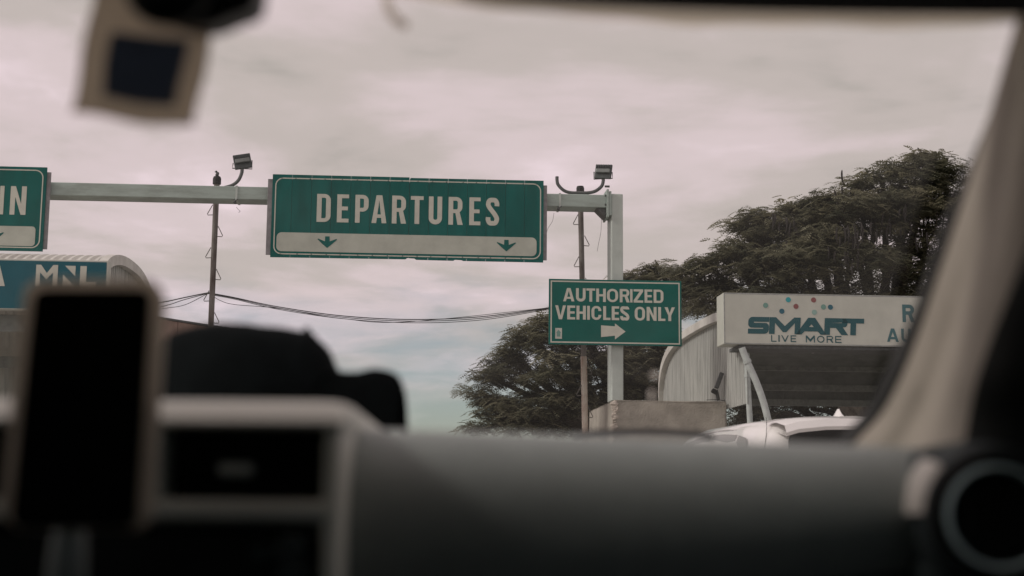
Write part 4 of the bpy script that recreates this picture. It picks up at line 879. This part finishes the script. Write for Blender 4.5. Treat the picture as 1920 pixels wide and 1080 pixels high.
# ---------------------------------------------------------------- things in the cabin
# pouch hanging from the mirror
pd = .765
co = [at(180, -40, pd), at(414, -20, pd), at(364, 240, pd), at(133, 214, pd)]
base = (co[2] + co[3]) / 2
t = thing('hanging_pouch', 'beige cloth pouch with a dark navy window hanging below the mirror', 'pouch', base)
def pq(s, r_, off=0.0, puff=.008):
    q = co[3].lerp(co[2], s).lerp(co[0].lerp(co[1], s), r_); f = math.sin(math.pi * s) * math.sin(math.pi * r_)
    q = q + Vector((0, 0, .0014 * math.sin(s * 7 + .6) * (1 - r_))) + Vector((.0008 * math.sin(r_ * 9 + 4 * s), 0, 0))
    return q + Vector((0, -puff * f ** .5 + off if f > 0 else off, 0))
n = 16
bm = NB(); grid(bm, [[pq(i / n, j / n, 0, .009) for j in range(n + 1)] for i in range(n + 1)]); grid(bm, [[pq(i / n, j / n, .0, -.006) for j in range(n + 1)] for i in range(n + 1)])
bmesh.ops.remove_doubles(bm, verts=bm.verts, dist=1e-5); part('cloth', bm, 'pouch_cloth', t, True)
bm = NB(); f0 = lambda s, r_: pq(.25 + .60 * s, .12 + .46 * r_, -.0022, .009); grid(bm, [[f0(i / 10, j / 10) for j in range(11)] for i in range(11)]); part('navy_window', bm, 'pouch_navy', t, True)
bm = NB(); m_ = (co[0] + co[1]) / 2; tube(bm, crom([m_ + Vector((-.02, 0, -.002)), m_ + Vector((-.003, 0, .018)), m_ + Vector((0, 0, .035)), m_ + Vector((.004, 0, .018)), m_ + Vector((.02, 0, -.002))], 5), .0015, 6); part('cord', bm, 'cap_cloth', t)

# phone in its mount
c0 = [at(66, 543, .83), at(283, 543, .83), at(258, 988, .79), at(18, 988, .79)]
base = (c0[2] + c0[3]) / 2
t = thing('phone', 'dark screened phone in a pale case held upright in a mount', 'phone', base)
ex = (c0[1] - c0[0]).normalized(); cen = sum(c0, Vector()) / 4; ey = ((c0[0] + c0[1]) / 2 - (c0[2] + c0[3]) / 2).normalized(); ez = ex.cross(ey).normalized()
hw = ((c0[1] - c0[0]).length + (c0[2] - c0[3]).length) / 4; hh = ((c0[0] + c0[1]) / 2 - (c0[2] + c0[3]) / 2).length / 2
def slab(bm, hw_, hh_, r_, f0_, f1_):
    pl = rr(-hw_, -hh_, hw_, hh_, r_); extrude_poly(bm, [cen + ex * x + ey * y + ez * f0_ for x, y in pl], ez * (f1_ - f0_))
    return bm
sg = -1 if ez.y > 0 else 1              # front points back to the viewer
cen0 = cen.copy(); cen = cen + ey * .004; bm = slab(NB(), hw + .0065, hh + .003, .011, -.011 * sg, -.0005 * sg); part('case', bm, 'phone_case', t); cen = cen0
bm = slab(NB(), hw, hh, .007, -.004 * sg, .0012 * sg); part('screen', bm, 'phone_glass', t)
t2 = thing('phone_mount', 'silver stalk of the phone mount below the phone', 'phone mount', at(128, 1085, .86))
bm = NB(); tube(bm, crom([at(132, 970, .83), at(130, 1010, .835), at(126, 1060, .85), at(122, 1120, .89)], 5), [.0085 + .0003 * i for i in range(16)], 14); part('stalk', bm, 'chrome_soft', t2, True)
bm = NB(); b0 = cen - ey * (hh * .35) + ez * (-.013 * sg); box(bm, (0, 0, 0), (.075, .008, .05), Matrix.Translation(b0 + Vector((0, .008, 0))), .004, 2); part('cradle', bm, 'black_plastic', t2)
bm = NB(); tube(bm, [b0 + Vector((0, .014, 0)), at(132, 972, .835) + Vector((0, .01, 0))], .007, 10); part('neck', bm, 'black_plastic', t2)

# black cap on the dashboard
CD = 1.34
base = at(470, 812, CD); base.z = 1.140
t = thing('baseball_cap', 'black baseball cap lying on the dashboard behind the centre vents', 'cap', base)
sil = [(304, 690), (306, 650), (318, 628), (345, 614), (400, 606), (470, 605), (525, 609), (565, 621), (582, 622), (598, 637), (618, 656), (630, 682), (640, 700)]
top = [at(x, y, CD) for x, y in sil]
n = 18; rows = []
for i, p in enumerate(crom(top, 3)):
    xx = p.x; h_ = max(.004, p.z - base.z); wd = .082 * math.sqrt(max(.02, 1 - ((xx - base.x + .0) / .092) ** 2)) if abs(xx - base.x) < .092 else .018
    rows.append([Vector((xx, CD - wd * math.cos(math.pi * j / n), base.z + h_ * math.sin(math.pi * j / n) ** .62 * (1 + .02 * math.sin(xx * 75 + .6) * math.sin(j * .5) - .02 * abs(math.sin(xx * 42 + 1))))) for j in range(n + 1)])
bm = NB(); grid(bm, rows); part('crown', bm, 'cap_cloth', t, True)
br = [(590, 686), (620, 692), (645, 697), (672, 697), (700, 691), (732, 696), (750, 709), (758, 730)]
low_ = [815, 815, 815, 815, 813, 808, 800, 775]
rows = []
for i, (p, q) in enumerate(zip(crom([at(x, y, CD - .01) for x, y in br], 4), crom([at(x - 4 * (k > 4) * (k - 4), y, CD - .085) for k, ((x, _), y) in enumerate(zip(br, low_))], 4))):
    f_ = p + Vector((0, .075, -.05)); m1 = p.lerp(q, .5); m1.z = p.z - (p.z - q.z) * .22
    rows.append(crom([f_, p.lerp(f_, .5) + Vector((0, 0, .014)), p, m1, q], 4))
bm = NB(); grid(bm, rows); bmesh.ops.solidify(bm, geom=bm.faces[:], thickness=.003); part('brim', bm, 'cap_cloth', t, True)
bm = NB(); p = at(575, 621, CD); bmesh.ops.create_icosphere(bm, subdivisions=2, radius=.004, matrix=Matrix.Translation(p)); part('button', bm, 'cap_cloth', t, True)
